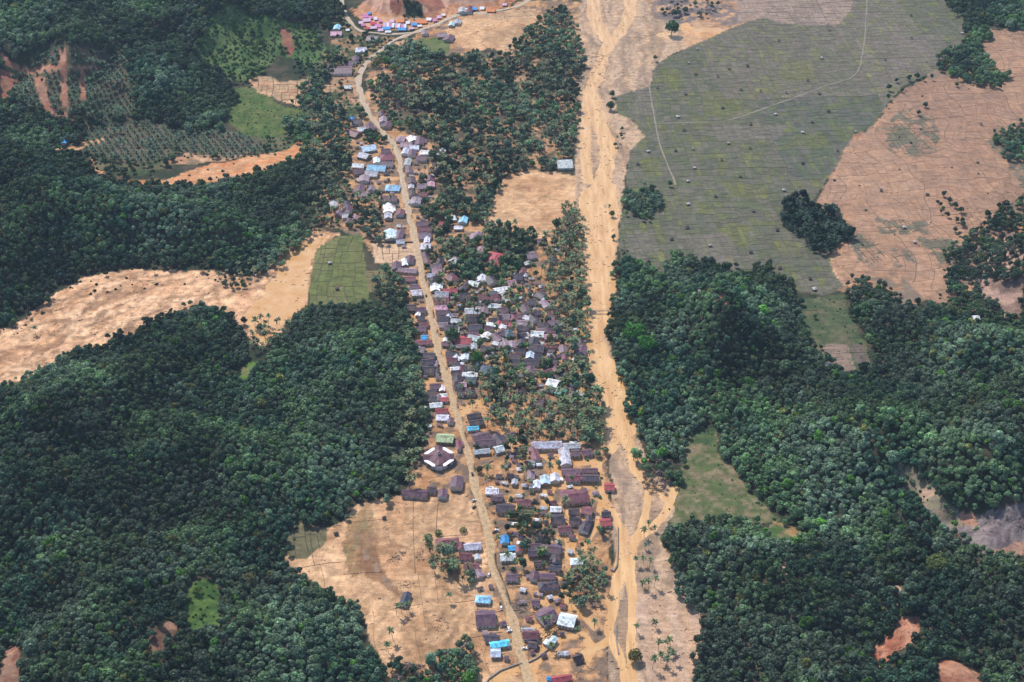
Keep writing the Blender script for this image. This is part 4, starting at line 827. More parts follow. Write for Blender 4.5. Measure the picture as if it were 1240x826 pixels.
def palm_crown(seed, zc, n, L, wid, up, droop):
    rr = random.Random(seed); V = []; F = []
    for k in range(n):
        a = k*2.39996 + rr.uniform(-.2,.2); el = up*rr.uniform(-.25, 1.0) if k > n*.3 else up*rr.uniform(.7, 1.25)
        l = L*rr.uniform(.85, 1.1); m = 6; r = 0; z = zc; b = len(V)
        ca, sa = math.cos(a), math.sin(a)
        for i in range(m):
            t = i/(m-1); e = el - droop*t*t*1.6
            wd = wid*(.28 + .95*math.sin(math.pi*min(1, t*.85+.12)))*.5*(1-.75*t**4); sag = -.38*wd
            V += [(r*ca - sa*wd, r*sa + ca*wd, z+sag), (r*ca, r*sa, z), (r*ca + sa*wd, r*sa - ca*wd, z+sag)]
            r += l/(m-1)*math.cos(e); z += l/(m-1)*math.sin(e)
        for i in range(m-1):
            q = b+3*i; F += [(q, q+1, q+4, q+3), (q+1, q+2, q+5, q+4)]
    return np.array(V), np.array(F)
PROTO = {}
def proto(kind, name, crown, trunk, cm, tm): PROTO.setdefault(kind, []).append((name, crown, trunk))
def bl(seed, r, h, th, n=420, lobes=8, leaf=.62, tr=.28, flat=.8):
    P, F = broad_crown(seed, r, h, th, n, lobes, leaf, flat=flat)
    return np_mesh('crown', P, F, M['leaf']), limb_trunk(seed, th+h*.5, tr).mesh('trunk', M['bark'])
PROTO['broadleaf_tree'] = [bl(1, 4.2, 7.5, 2.6), bl(2, 3.6, 8.0, 3.2, 400, 8), bl(3, 5.0, 8.0, 2.8, 540, 11), bl(4, 3.2, 8.5, 3, 400, 8), bl(5, 4.4, 6.5, 3.2, 440, 9, .58), bl(6, 3.8, 7.0, 2.2, 420, 7, .66)]
PROTO['spreading_tree'] = [bl(11, 10.5, 9, 5.5, 1500, 16, .75, .6, .6), bl(12, 8.0, 9.0, 4, 1000, 13, .72, .5, .75)]
def pal(seed, ht, lean, n=16, L=4.6, wid=1.25, up=.95, droop=1.15):
    rr = random.Random(seed); a = rr.uniform(0, 6.28); lx, ly = lean*math.cos(a), lean*math.sin(a)
    V, F = palm_crown(seed, 0, n, L, wid, up, droop); V = V + np.array([lx, ly, ht])
    tr = MB().tube([(0,0,-.8), (lx*.25, ly*.25, ht*.4), (lx*.6, ly*.6, ht*.72), (lx, ly, ht+.1)], [.26, .19, .16, .14], 6)
    tr.tube([(lx, ly, ht-.5), (lx, ly, ht+.45)], [.5, .25], 6)
    return np_mesh('crown', V, F, M['frond']), tr.mesh('trunk', M['palmbark'])
PROTO['coconut_palm'] = [pal(21, 10, 1.0), pal(22, 8.0, .6, 15), pal(23, 12, 1.6, 17), pal(24, 6.0, .5, 14, 4.2)]
PROTO['oil_palm'] = [pal(31, 3.0, .1, 26, 4.2, 1.1, 1.05, 1.0), pal(32, 3.8, .1, 28, 4.4, 1.1, 1.1, 1.05)]
def dead(seed, h, r):
    rr = np.random.default_rng(seed); mb = limb_trunk(seed, h, .22)
    for k in range(34):
        a = rr.uniform(0, 6.28); z = h*rr.uniform(.35, .95); l = r*rr.uniform(.5, 1.1); s = rr.uniform(.1, .9)
        mb.tube([(l*.2*math.cos(a), l*.2*math.sin(a), z), (l*math.cos(a), l*math.sin(a), z+l*s)], [.09, .04], 3)
    P, F = broad_crown(seed, r, h*.5, h*.45, 90, 6, .42)
    return np_mesh('crown', P, F, M['twig']), mb.mesh('trunk', M['bark'])
PROTO['bare_tree'] = [dead(41, 8, 3.4), dead(42, 7, 2.8)]
def bush(seed, r, h):
    P, F = broad_crown(seed, r, h, -h*.25, 170, 5, .42, flat=.9)
    return np_mesh('foliage', P, F, M['leaf']), limb_trunk(seed, h*.6, .09, 4).mesh('stem', M['bark'])
PROTO['shrub'] = [bush(51, 1.7, 2.2), bush(52, 1.3, 1.7), bush(53, 2.3, 2.6)]
def clip(seed, r):
    rr = np.random.default_rng(seed); n = 260; d = rr.normal(size=(n,3)); d[:,2] = np.abs(d[:,2]); d /= np.linalg.norm(d, axis=1)[:,None]
    P, F = quads(d*r*rr.uniform(.93, 1.03, (n,1)) + np.array([0,0,r*.35]), d + rr.normal(size=(n,3))*.25, np.full(n, .34), rr)
    return np_mesh('foliage', P, F, M['leaf']), limb_trunk(seed, r*.8, .12, 4).mesh('stem', M['bark'])
PROTO['clipped_bush'] = [clip(61, 3.2)]
PARTN = {'shrub': ('foliage', 'stem'), 'clipped_bush': ('foliage', 'stem')}
# tints: linear base colours
T_DARK, T_MID, T_GREY, T_LIGHT, T_BRIGHT, T_YEL = (.048,.106,.062), (.074,.146,.066), (.150,.215,.138), (.132,.222,.085), (.11,.26,.045), (.24,.26,.07)
T_COCO, T_OIL, T_BROWN = (.115,.165,.075), (.075,.135,.08), (.26,.20,.175)
TREES = []           # kind, variant, x, y, z, scale, rot, tint, zone
HA = np.array(HOUSES)
def near_house(x, y, pad):
    dx = x-HA[:,0]; dy = y-HA[:,1]; c = np.cos(HA[:,4]); s = np.sin(HA[:,4])
    return bool(((np.abs(dx*c+dy*s) < HA[:,2]+pad) & (np.abs(-dx*s+dy*c) < HA[:,3]+pad)).any())
ROADC = np.concatenate([ROADPTS['main'], ROADPTS['branch']])
tr = np.random.default_rng(99)
PALE = [pts(q) for q in ('290,480 400,455 500,490 510,540 450,590 350,590 280,540', '1100,440 1240,450 1300,560 1120,540', '0,600 150,560 260,640 200,700 40,680', '150,230 330,210 340,290 200,310', '880,540 1000,510 1060,560 1080,620 960,600', '200,790 330,770 440,826 200,860', '0,430 60,450 160,430 260,470 60,540', '1080,250 1240,250 1240,300 1100,300')]  # pale rubber patches, plus lit ridges painted into the leaf tint
VALLEY_SHADE = [pts(q) for q in ('170,390 290,380 290,470 190,480', '180,500 290,480 300,540 220,560', '760,420 900,440 880,520 790,500', '1060,470 1110,560 1240,600 1200,640 1090,560', '230,640 330,620 340,690 280,700', '900,660 1040,680 1000,760 900,740', '0,200 120,230 100,320 0,330')]  # shaded valleys of the wood, painted in as darker leaf tint
# clearings inside the woods
HOLES = [GLADE, GLADE2, BARE1, BARE2, FIELD_R, CLEAR_R, LOGS, SLIDE1, SLIDE2, *REDPS, RED2, ROADL, OIL1, OIL2, BRIGHTF, pts('925,645 935,632 962,640 970,652 940,662'), pts('946,682 955,686 954,698 945,694'), pts('1064,711 1090,709 1094,717 1070,717'), pts('862,354 879,356 882,366 866,365')]
def scatter(P, kinds, spacing, zone, size=1.0, prob=1.0, avoid=True, holes=None, tint=None, rows=None, patch=0.0, ring=0):
    W = [ground(a, max(b, -60)) for a, b in P]; xs = [q[0] for q in W]; ys = [q[1] for q in W]
    x0, x1, y0, y1 = min(xs)-40, max(xs)+40, min(ys)-270, max(ys)+60
    gx_, gy_ = np.meshgrid(np.arange(x0, x1, spacing), np.arange(y0, y1, spacing*.92))
    gx_[1::2] += spacing/2
    j = spacing*(.08 if rows else .42)
    x = (gx_ + tr.uniform(-j, j, gx_.shape)).ravel(); y = (gy_ + tr.uniform(-j, j, gx_.shape)).ravel()
    z = hill(x, y); px, py = proj(x, y, z+1.5)
    wj = 0 if rows else (13 if spacing < 7.5 else 5)
    if ring: ins = inpoly(px + tr.uniform(-1, 1, x.shape)*ring, py + tr.uniform(-1, 1, x.shape)*ring*.7, P) & ~inpoly(px, py, P)
    else: ins = inpoly(px + (fbm(x/14, y/14, 131)-.5)*2*wj, py + (fbm(x/14, y/14, 133)-.5)*1.6*wj, P)
    ok = ins & (tr.uniform(size=x.shape) < prob) & (px > -70) & (px < 1310) & (py > -45) & (py < 875)
    if patch: ok &= fbm(x/16, y/16, 140) > patch
    if holes:
        p2 = proj(x, y, z)
        for h in holes: ok &= ~inpoly(p2[0], p2[1], h)
    x, y, z, px, py = x[ok], y[ok], z[ok], px[ok], py[ok]
    names = [k[0] for k in kinds]; wts = np.array([k[1] for k in kinds], float); wts /= wts.sum()
    pick = tr.choice(len(kinds), len(x), p=wts)
    pat = fbm(x/55, y/55, 150); pat2 = fbm(x/38, y/38, 160)
    qx, qy = px + (fbm(x/25, y/25, 171)-.5)*60, py + (fbm(x/25, y/25, 173)-.5)*45
    pat = pat + .16*np.max([inpoly(qx, qy, q) for q in PALE], axis=0) - .14*np.max([inpoly(qx, qy, q) for q in VALLEY_SHADE], axis=0)
    RELIEF_TONE = .58 + .80*sstep(.34, .66, fbm(x/75, y/75, 190)) + .25*(fbm(x/25, y/25, 195)-.5)  # broad light and dark of ridges and valleys, imitated in the tint
    for i in range(len(x)):
        if avoid:
            if near_house(x[i], y[i], .7): continue
            if np.min((ROADC[:,0]-x[i])**2 + (ROADC[:,1]-y[i])**2) < 36: continue
        k = names[pick[i]]; v = int(tr.integers(len(PROTO[k]))); u = tr.uniform(); relief_tone = RELIEF_TONE[i]
        if tint is not None: t = np.array(tint)*tr.uniform(.75, 1.3)
        elif k == 'coconut_palm': t = np.array(T_COCO)*tr.uniform(.55, 1.5)*np.array([tr.uniform(.8, 1.45), 1, 1])
        elif k == 'oil_palm': t = np.array(T_OIL)*tr.uniform(.8, 1.25)
        elif k == 'bare_tree': t = np.array(T_BROWN)*tr.uniform(.7, 1.3)
        else:
            g = float(sstep(.42, .58, pat[i]))*.9; l = float(sstep(.46, .62, pat2[i]))*.6
            t = np.array(T_DARK)*(1-g) + np.array(T_GREY)*g
            t = t*(1-l) + np.array(T_LIGHT)*l
            if u < .10: t = t*.4 + np.array(T_LIGHT)*.6
            elif u < .13: t = np.array(T_BRIGHT)*.8
            elif u < .145: t = np.array(T_YEL)*.7
            elif u < .24: t = t*.3 + np.array(T_GREY)*.7
            t = t*relief_tone*tr.uniform(.6, 1.2)*(1.6 if tr.uniform() < .2 else 1.1)
        TREES.append((k, v, x[i], y[i], z[i], size*(tr.uniform(.68, 1.18) if tr.uniform() < .92 else tr.uniform(1.2, 1.6)), tr.uniform(0, 6.28), tuple(t), zone))
def single(px, py, kind, size=1.0, zone='', v=0, tint=T_MID, base=True):
    z = float(hill(*ground(px, py))); x, y = ground(px, py, z)
    TREES.append((kind, v % len(PROTO[kind]), x, y, float(hill(x, y)), size, tr.uniform(0, 6.28), tuple(np.array(tint)*tr.uniform(.9, 1.1)), zone))
B = [('broadleaf_tree', 1)]
BM = [('broadleaf_tree', 6), ('coconut_palm', 3)]; PM = [('coconut_palm', 4), ('broadleaf_tree', 1.2)]; PP = [('coconut_palm', 1)]
Z1 = 'in the dense wood beside the silted mud field'; Z6 = 'in the dense wood across the river from the village'; Z2 = 'in the wood between mud fan and plantation'
scatter(F1, B, 4.9, Z1, .80, holes=HOLES, avoid=False)
scatter(F2, B, 5.3, Z2, .84, holes=HOLES+[M2], avoid=False)
scatter(F6, B, 5.4, Z6, .88, holes=HOLES+[pts('1148,310 1240,235 1240,385 1150,380')], avoid=True)
scatter(F3top, B, 6.2, 'on the far wooded hillside', 1.0, holes=HOLES, avoid=False); scatter(F3w, B, 5.8, 'on the wooded spur above the plantation', 1.05, holes=REDPS, avoid=False)
scatter(F3low, B, 6.8, 'on the far wooded hillside', 1.05, holes=HOLES, avoid=False)
scatter(pts('98,148 330,160 372,166 372,185 300,195 230,190 200,205 150,215 105,200'), [('shrub', 2), ('broadleaf_tree', 2)], 7.5, 'in the scrub above the orange mud', .85, .7, holes=[OIL2, M2, ROADL, BRIGHTF])
scatter(F3, B, 7, 'on the far wooded hillside', 1.0, .7, holes=HOLES+[GREENHILL, F3top, F3w, F3low], avoid=False)
scatter(GREENHILL, [('shrub', 5), ('broadleaf_tree', .7)], 5.5, 'on the open green hillside', 1.0, .7, holes=[RED2], tint=(.10,.175,.055))
scatter(pts('300,10 335,0 400,5 410,22 385,25 360,25 330,18'), B, 6.5, 'on the far wooded hillside', 1.0)
scatter(OIL1, [('oil_palm', 1)], 8.6, 'in the terraced rows of the hillside plantation', 1.0, .95, rows=True, holes=REDPS); scatter(OIL2, [('oil_palm', 1)], 8.2, 'in the young plantation above the orange mud', .85, .92, rows=True)
scatter(pts('372,92 395,85 398,95 392,115 410,128 428,135 425,150 395,160 372,166 350,165 345,150 368,145 372,128 350,122 360,118'), BM, 6.8, 'between road and far mud plots')
scatter(BRIGHTF, [('shrub', 1)], 9, 'on the bright green meadow', .7, .2, tint=(.09,.15,.04))
scatter(SCRUB, [('broadleaf_tree', 3), ('shrub', 3), ('coconut_palm', 1)], 7.0, 'in the scrub beside the upper road bend', .8, .75, patch=.42)
scatter(pts('470,58 500,58 545,68 530,85 480,82 455,78'), B, 7, 'in the grove between road and upper river', .9, .7)
scatter(F4, [('broadleaf_tree', 6), ('coconut_palm', 3.5), ('bare_tree', .9)], 6.2, 'in the grove between road and upper river', .95, .95, patch=.42)
scatter(F4, [('shrub', 3), ('broadleaf_tree', 1)], 7.5, 'under the grove between road and upper river', .8, .7, patch=.40)
scatter(pts('458,92 500,92 505,125 485,135 465,122'), [('bare_tree', 1)], 7, 'in the brown storm-damaged grove', .95, .7)
scatter(CLUMP7, [('oil_palm', 2), ('broadleaf_tree', 1)], 6.0, 'in the dark palm clump on the paddy', 1.25, tint=(.030,.062,.04)); scatter(CLUMP8, B, 5.5, 'in the small clump on the paddy edge', .8)
scatter(TOPRIGHT, B, 6.5, 'in the wood beyond the paddies', .95); scatter(pts('1148,300 1225,240 1300,220 1300,390 1150,382'), [('broadleaf_tree', 4), ('bare_tree', .6)], 6.0, 'on the broken ground beyond the paddies', .9, .95, patch=.42)
scatter(pts('1120,232 1150,262 1175,290 1150,320 1145,300 1160,280'), B, 7, 'in the line edging the silted paddies', .8, .6)
scatter(pts('1180,30 1195,34 1188,60 1198,90 1225,86 1215,104 1180,104'), B, 6, 'in the wood beyond the paddies', .9, .9)
scatter(pts('1205,160 1250,150 1250,190 1215,195'), B, 6, 'in the dark grove on the silted paddies', .9, .9)
scatter(pts('238,332 262,316 300,325 330,300 350,305 335,330 300,362 268,352'), [('broadleaf_tree', 2), ('coconut_palm', 1), ('bare_tree', 1), ('shrub', 2)], 6, 'breaking the upper end of the mud fan', .75, .8, patch=.47)
scatter(pts('0,395 30,378 60,352 70,360 40,385 10,410'), [('broadleaf_tree', 2), ('bare_tree', 1), ('shrub', 2)], 6.5, 'along the edge of the mud fan', .75, .7, patch=.45)
scatter(pts('800,-30 880,-30 870,10 850,25 800,20'), [('broadleaf_tree', 1), ('bare_tree', 1)], 9, 'on the debris flat at the upper river', .9, .5)
for P, zn in ((F1, Z1), (F6, Z6), (F2, Z2)):
    scatter(P, [('shrub', 3), ('broadleaf_tree', 1.3)], 5.5, zn.replace('in the', 'at the edge of the'), .75, .55, ring=15, holes=[FLOODL, RIV])
for P in (GLADE, GLADE2, FIELD_R, CLEAR_R, BRIGHTF): scatter(P, [('shrub', 3), ('broadleaf_tree', 1)], 6, 'along the edge of the green clearing', .7, .5, ring=9)
scatter(GLADE, [('shrub', 1)], 6, 'in the bright forest glade', .8, .5, tint=(.09,.17,.04))
# village greenery
EAST = pts('683,255 700,250 710,290 706,330 713,360 716,400 710,430 716,470 730,500 732,538 700,536 690,500 672,482 668,440 690,440 697,405 682,380 672,352 655,332 660,300')
scatter(EAST, PM, 5.8, 'on the near bank between village and river', .95, .92)
scatter(pts('592,482 625,468 665,480 690,490 725,480 735,520 728,542 700,530 640,532 612,520 600,506'), PP, 6.6, 'in the coconut grove beside the school', .92, .85)
scatter(pts('583,468 602,462 606,520 590,524'), PM, 6.5, 'in the grove opposite the mosque', .95, .85); scatter(pts('595,462 640,452 650,470 622,492 600,490'), PM, 7.5, 'in the grove beside the school', .85, .8)
scatter(pts('605,612 640,602 662,606 668,640 652,682 632,672 620,640'), BM, 6.2, 'in the clump beside the black-roofed hut', .9, .95); scatter(pts('688,688 715,662 736,690 731,728 702,736 684,716'), PM, 6.0, 'in the palm clump beside the river', .9, .92)
scatter(pts('518,664 556,666 560,690 580,692 572,708 540,702 524,692'), PM, 6.0, 'in the clump beside the maroon hipped house', .9, .95); scatter(pts('622,532 641,534 646,575 652,602 632,592 624,560'), PM, 7, 'beside the school yard', .9, .85)
scatter(pts('488,366 505,400 512,440 520,500 517,560 497,592 475,565 490,480 480,400'), PM, 6.6, 'on the wood edge behind the roadside houses', .9, .8)
scatter(pts('520,292 560,300 600,272 650,284 646,312 618,345 572,342 545,332 538,310'), BM, 6.4, 'among the trees round the red hipped house', .95, .9)
scatter(pts('355,172 420,150 432,165 420,200 432,235 470,240 468,292 446,292 440,276 400,272 372,262 385,222 372,200'), BM, 6.8, 'behind the far hamlet', .9, .85); scatter(pts('438,160 476,165 470,176 440,178'), B, 6.5, 'behind the far hamlet', .8); scatter(pts('530,292 575,270 560,252 520,262 505,250 508,292'), BM, 7, 'behind the far hamlet', .9, .7)
scatter(pts('470,320 488,340 500,362 470,368 450,350 462,335'), BM, 6.5, 'beside the small paddy', .9); scatter(pts('300,395 350,385 350,415 335,425 318,430 305,425'), PM, 7.5, 'standing in the flooded flat', .9, .6)
scatter(pts('330,300 375,262 395,262 390,280 350,310 325,330 300,345 280,340 300,330'), BM, 7, 'along the edge of the mud fan', .85, .7)
scatter(pts('505,300 560,292 640,320 690,380 712,420 715,470 600,470 560,480 530,420'), [('broadleaf_tree', 3), ('coconut_palm', 3), ('shrub', 2)], 5.2, 'between the crowded village houses', .8, .95)
scatter(pts('540,480 600,470 735,540 735,640 700,740 600,700 590,600'), [('coconut_palm', 3), ('shrub', 3), ('broadleaf_tree', 2)], 7.5, 'between the lower village houses', .8, .42)
scatter(pts('770,555 820,545 822,590 800,600 780,590'), [('bare_tree', 3), ('broadleaf_tree', 2)], 6, 'on the storm-torn river bend', .9, .9)
scatter(pts('470,800 490,810 545,790 560,770 575,770 580,826 560,870 480,870'), [('broadleaf_tree', 3), ('bare_tree', 1.2)], 5.0, 'beside the creek bank', .9, .95)
scatter(pts('1080,548 1150,605 1190,640 1160,650 1110,605'), [('shrub', 1)], 7, 'on the cleared logging slope', 1, .6)
scatter(FIELD_R, [('shrub', 1)], 8, 'on the rough green meadow by the river', .32, .5)
scatter(CLEAR_R, [('shrub', 1)], 8, 'on the grassy clearing by the paddies', .35, .45)
scatter(CUTG, [('shrub', 1), ('broadleaf_tree', 1)], 6, 'on the green rib of the red cut', .8, .9)
scatter(BRIGHTF, [('shrub', 1)], 7, 'on the bright green meadow', .4, .5, tint=(.08,.14,.035))
for P, sp, pr in ((F3, 26, .5), (M2, 16, .5), (pts('55,350 110,335 260,330 300,335 255,345 110,355'), 9, .3), (P2, 45, .5)):
    scatter(P, [('shrub', 1)], sp, 'on the bare slopes and mud edges', .9, pr, avoid=False)
for q in '785,637 792,643 780,651 781,665 770,685 779,683 786,686 778,711 785,713 792,711 771,766 793,759 797,787 805,784 812,785 800,802 806,808 811,793 790,811 815,802'.split():
    a, b = map(float, q.split(',')); single(a, b, 'coconut_palm', tr.uniform(.7, .95), 'standing on the silted far bank of the river', int(tr.integers(4)), T_COCO)
for a, b, k, s, zn, v, t in [(768,412,'spreading_tree',1.25,'bright green spreading tree rising behind its twin over the river wood',0,(.075,.24,.04)), (784,426,'spreading_tree',1.35,'bright green spreading tree rising in front of its twin over river wood',1,(.075,.24,.04)), (768,800,'spreading_tree',.75,'olive brown round tree alone on the silted river bank',1,(.17,.16,.05)),
    (302,712,'spreading_tree',.9,'olive brown spreading tree beside the bright forest glade',1,(.15,.15,.06)), (1132,695,'spreading_tree',1.0,'pale olive spreading tree on the far bank slope',0,(.14,.18,.055)), (240,725,'spreading_tree',.45,'yellow green tree standing in the forest glade',1,(.15,.21,.05)),
    (578,440,'broadleaf_tree',1.3,'round bright green tree beside the flooded yard',2,(.06,.18,.03)), (548,413,'broadleaf_tree',1.5,'wide green tree on the road corner of the crowded village',2,(.07,.14,.05)), (612,442,'broadleaf_tree',1.0,'yellow leaved tree beside a charcoal roof',1,(.40,.31,.02)),
    (1041,205,'broadleaf_tree',.9,'',0,T_DARK), (741,118,'broadleaf_tree',1.0,'lone tree at the river edge of the paddy',0,T_MID), (739,133,'broadleaf_tree',1.25,'broad tree leaning over the river edge of the paddy',2,T_MID), (813,42,'broadleaf_tree',2.2,'thick green tree mound amid orange pools of the upper river',2,(.06,.13,.05)), (740,78,'broadleaf_tree',.8,'',1,T_MID), (811,226,'broadleaf_tree',.8,'small tree at the end of the field path',0,T_MID),
    (793,74,'broadleaf_tree',.9,'tree on the corner of the paddy by upper river',1,T_MID)]:
    if zn: single(a, b, k, s, '!' + zn, v, t)
for a, b in ((519,652),(531,647),(561,644),(519,660)): single(a, b, 'clipped_bush', 1.0, 'beside the maroon hipped house', 0, (.06,.14,.03))
for q in '748,172 752,166 745,178 753,160 738,255 741,262 743,290 748,300 756,300'.split():
    a, b = map(float, q.split(',')); single(a, b, 'coconut_palm' if tr.uniform() < .6 else 'broadleaf_tree', .75, 'along the paddy side of the upper river', int(tr.integers(4)), T_COCO)
for q in '1076,110 1085,100 1092,112 1100,98 1110,96 1118,98 1128,97 1075,122 1120,130 1112,140 1142,238 1149,246 1156,252 1163,258 1235,150 1225,170 1238,175 1210,108 1160,98 1158,105 1165,88'.split():
    a, b = map(float, q.split(',')); single(a, b, 'broadleaf_tree', tr.uniform(.7, 1.1), 'in the scattered line on the silted paddies', int(tr.integers(6)), T_DARK)
for q in '43,405 306,414 613,684 480,745 486,742 476,775 470,790 545,728 494,738 658,758 668,790 700,768 665,758 720,760'.split():
    a, b = map(float, q.split(',')); single(a, b, 'coconut_palm', tr.uniform(.75, 1.0), 'standing alone on the silted flats', int(tr.integers(4)), T_COCO)

scatter(pts('560,264 580,240 596,214 612,208 604,232 590,262 580,274'), BM, 6, 'behind the far hamlet', .9, .9)
# ---------------------------------------------------------------- individuals (largest in view) and the rest as one stuff object per kind
vis = []
for i, t in enumerate(TREES):
    px, py = proj(t[2], t[3], t[4]+4)
    d = math.sqrt(t[2]**2 + t[3]**2 + (CAM_H-t[4])**2)
    vis.append((-2 < px < 1242 and -2 < py < 832, d/t[5]))
LIMIT = {'broadleaf_tree': 300, 'coconut_palm': 300, 'oil_palm': 300, 'bare_tree': 250, 'shrub': 250, 'spreading_tree': 99, 'clipped_bush': 9}
WORD = {'broadleaf_tree': 'broadleaf tree', 'coconut_palm': 'coconut palm', 'oil_palm': 'dark feathery oil palm', 'bare_tree': 'half bare brown tree', 'shrub': 'low leafy shrub', 'spreading_tree': 'tree', 'clipped_bush': 'round clipped green bush'}
SRC = {}
LMK = {Z1: [(245,735,'in the wood round the bright forest glade'), (440,740,'in the wood facing the blue-black roofed house'), (15,800,'in the wood by the red stream gully'), (200,775,'in the wood beside the small bare scar'), (302,712,'in the wood below the olive spreading tree'), (380,690,'in the wood above the corner of the mud field'), (330,810,'in the wood between glade and mud field'), (110,810,'in the wood between stream gully and bare scar'), (60,700,'in the wood uphill of the stream gully')],
       Z6: [(1080,780,'in the wood beside the red landslip'), (1160,815,'in the wood round the lower red scar'), (1200,650,'in the wood below the logged slope'), (1132,690,'in the wood round the pale olive tree'), (880,620,'in the wood beside the rough green meadow'), (830,740,'in the wood edging the silted river bank'), (950,690,'in the wood below the small dirt clearing'), (900,810,'in the wood between river bank and landslip'), (1220,790,'in the wood beyond the lower red scar'), (980,780,'in the wood uphill of the landslip'), (790,480,'in the wood along the river narrows')]}
for kind in PROTO:
    ids = [i for i, t in enumerate(TREES) if t[0] == kind]
    first = [i for i in ids if vis[i][0] and (TREES[i][8][:1] == '!')]
    rest = sorted([i for i in ids if vis[i][0] and i not in first], key=lambda i: vis[i][1])
    chosen = (first + rest)[:LIMIT[kind]]
    have = set()
    for v in range(len(PROTO[kind])):                       # every variant must appear as a thing once
        if not any(TREES[i][1] == v for i in chosen):
            e = [i for i in ids if TREES[i][1] == v and vis[i][0]]
            if e: chosen[-1] = e[0]
    cs = set(chosen); pn = PARTN.get(kind, ('crown', 'trunk'))
    for i in chosen:
        _, v, x, y, z, s, rz, tint, zone = TREES[i]
        t = empty(kind, (x, y, z), rz, s)
        cr = mobj(pn[0], PROTO[kind][v][0], t); cr['tint'] = tint
        tk = mobj(pn[1], PROTO[kind][v][1], t)
        SRC.setdefault((kind, v), (cr, tk))
        if zone[:1] == '!': tag(t, zone[1:], 'tree'); continue
        col = ''
        if kind == 'broadleaf_tree':
            g = tint[1]; col = 'yellow green ' if tint[0] > tint[1]*.8 and g > .06 else ('grey green ' if tint[2] > .55*tint[1] and g > .06 else ('light green ' if g > .075 else ('mid green ' if g > .05 else 'dark green ')))
            col = ('small ' if s < .85 else ('tall ' if s > 1.15 else '')) + col
        elif kind == 'coconut_palm': col = ['leaning ', 'short ', 'tall ', 'low '][v]
        if kind == 'broadleaf_tree' and zone in (Z1, Z6):
            px, py = proj(x, y, z); lm = LMK[zone]; q = min(lm, key=lambda l: (l[0]-px)**2 + (1.4*(l[1]-py))**2); zone = q[2]
        lab = f'{col}{WORD[kind]} {zone}'
        put_label(t, lab, 'palm' if 'palm' in kind else ('bush' if kind in ('shrub', 'clipped_bush') else 'tree'), 'trees: ' + lab)
    left = [i for i in ids if i not in cs]
    if not left: continue
    A = np.array([[TREES[i][2], TREES[i][3], TREES[i][4]] for i in left], np.float32)
    me = bpy.data.meshes.new('scatter_points'); me.vertices.add(len(A)); me.vertices.foreach_set('co', A.ravel())
    for nm, tp, dat in (('scl', 'FLOAT', [TREES[i][5] for i in left]), ('rot', 'FLOAT', [TREES[i][6] for i in left]), ('vid', 'INT', [TREES[i][1] for i in left])):
        a = me.attributes.new(nm, tp, 'POINT'); a.data.foreach_set('value', dat)
    a = me.attributes.new('tint', 'FLOAT_VECTOR', 'POINT'); a.data.foreach_set('vector', np.array([TREES[i][7] for i in left], np.float32).ravel())
    nm = {'broadleaf_tree': 'forest', 'coconut_palm': 'coconut_grove', 'oil_palm': 'plantation', 'bare_tree': 'storm_torn_wood', 'shrub': 'undergrowth'}[kind]
    o = mobj(nm, me)
    tag(o, {'forest': 'dense green broadleaf forest covering the hills round the valley', 'coconut_grove': 'farther coconut palms standing massed round the village', 'plantation': 'farther rows of oil palms on the far hillside', 'storm_torn_wood': 'mass of half bare brown trees along the damaged grove', 'undergrowth': 'low green undergrowth over open hillside and mud edges'}[nm], {'forest': 'forest', 'coconut_grove': 'palms', 'plantation': 'plantation', 'storm_torn_wood': 'trees', 'undergrowth': 'shrubs'}[nm], kind='stuff')
    ng = bpy.data.node_groups.new('scatter_' + nm, 'GeometryNodeTree')
    ng.interface.new_socket('Geometry', in_out='INPUT', socket_type='NodeSocketGeometry'); ng.interface.new_socket('Geometry', in_out='OUTPUT', socket_type='NodeSocketGeometry')
    gi = ng.nodes.new('NodeGroupInput'); go = ng.nodes.new('NodeGroupOutput'); cur = None
    iop = ng.nodes.new('GeometryNodeInstanceOnPoints')
    def attr(n_, t_):
        q = ng.nodes.new('GeometryNodeInputNamedAttribute'); q.data_type = t_; q.inputs[0].default_value = n_
        return [s for s in q.outputs if s.enabled][0]
    parts = []
    for v in range(len(PROTO[kind])):
        jn = ng.nodes.new('GeometryNodeJoinGeometry')
        for ob in SRC[(kind, v)][::-1]:
            q = ng.nodes.new('GeometryNodeObjectInfo'); q.inputs['Object'].default_value = ob; q.transform_space = 'ORIGINAL'
            ng.links.new(q.outputs['Geometry'], jn.inputs[0])
        gti = ng.nodes.new('GeometryNodeGeometryToInstance'); ng.links.new(jn.outputs[0], gti.inputs[0]); parts.append(gti)
    jj = ng.nodes.new('GeometryNodeJoinGeometry')
    for q in parts: ng.links.new(q.outputs[0], jj.inputs[0])
    m2p = ng.nodes.new('GeometryNodeMeshToPoints'); ng.links.new(gi.outputs[0], m2p.inputs['Mesh'])
    ng.links.new(m2p.outputs[0], iop.inputs['Points']); ng.links.new(jj.outputs[0], iop.inputs['Instance'])
    iop.inputs['Pick Instance'].default_value = True; ng.links.new(attr('vid', 'INT'), iop.inputs['Instance Index'])
    cx = ng.nodes.new('ShaderNodeCombineXYZ'); ng.links.new(attr('rot', 'FLOAT'), cx.inputs[2]); ng.links.new(cx.outputs[0], iop.inputs['Rotation'])
    ng.links.new(attr('scl', 'FLOAT'), iop.inputs['Scale'])
    ng.links.new(iop.outputs[0], go.inputs[0])
    o.modifiers.new('scatter', 'NODES').node_group = ng
print('TREES', {k: sum(1 for t in TREES if t[0] == k) for k in PROTO}, 'houses', len(HOUSES))
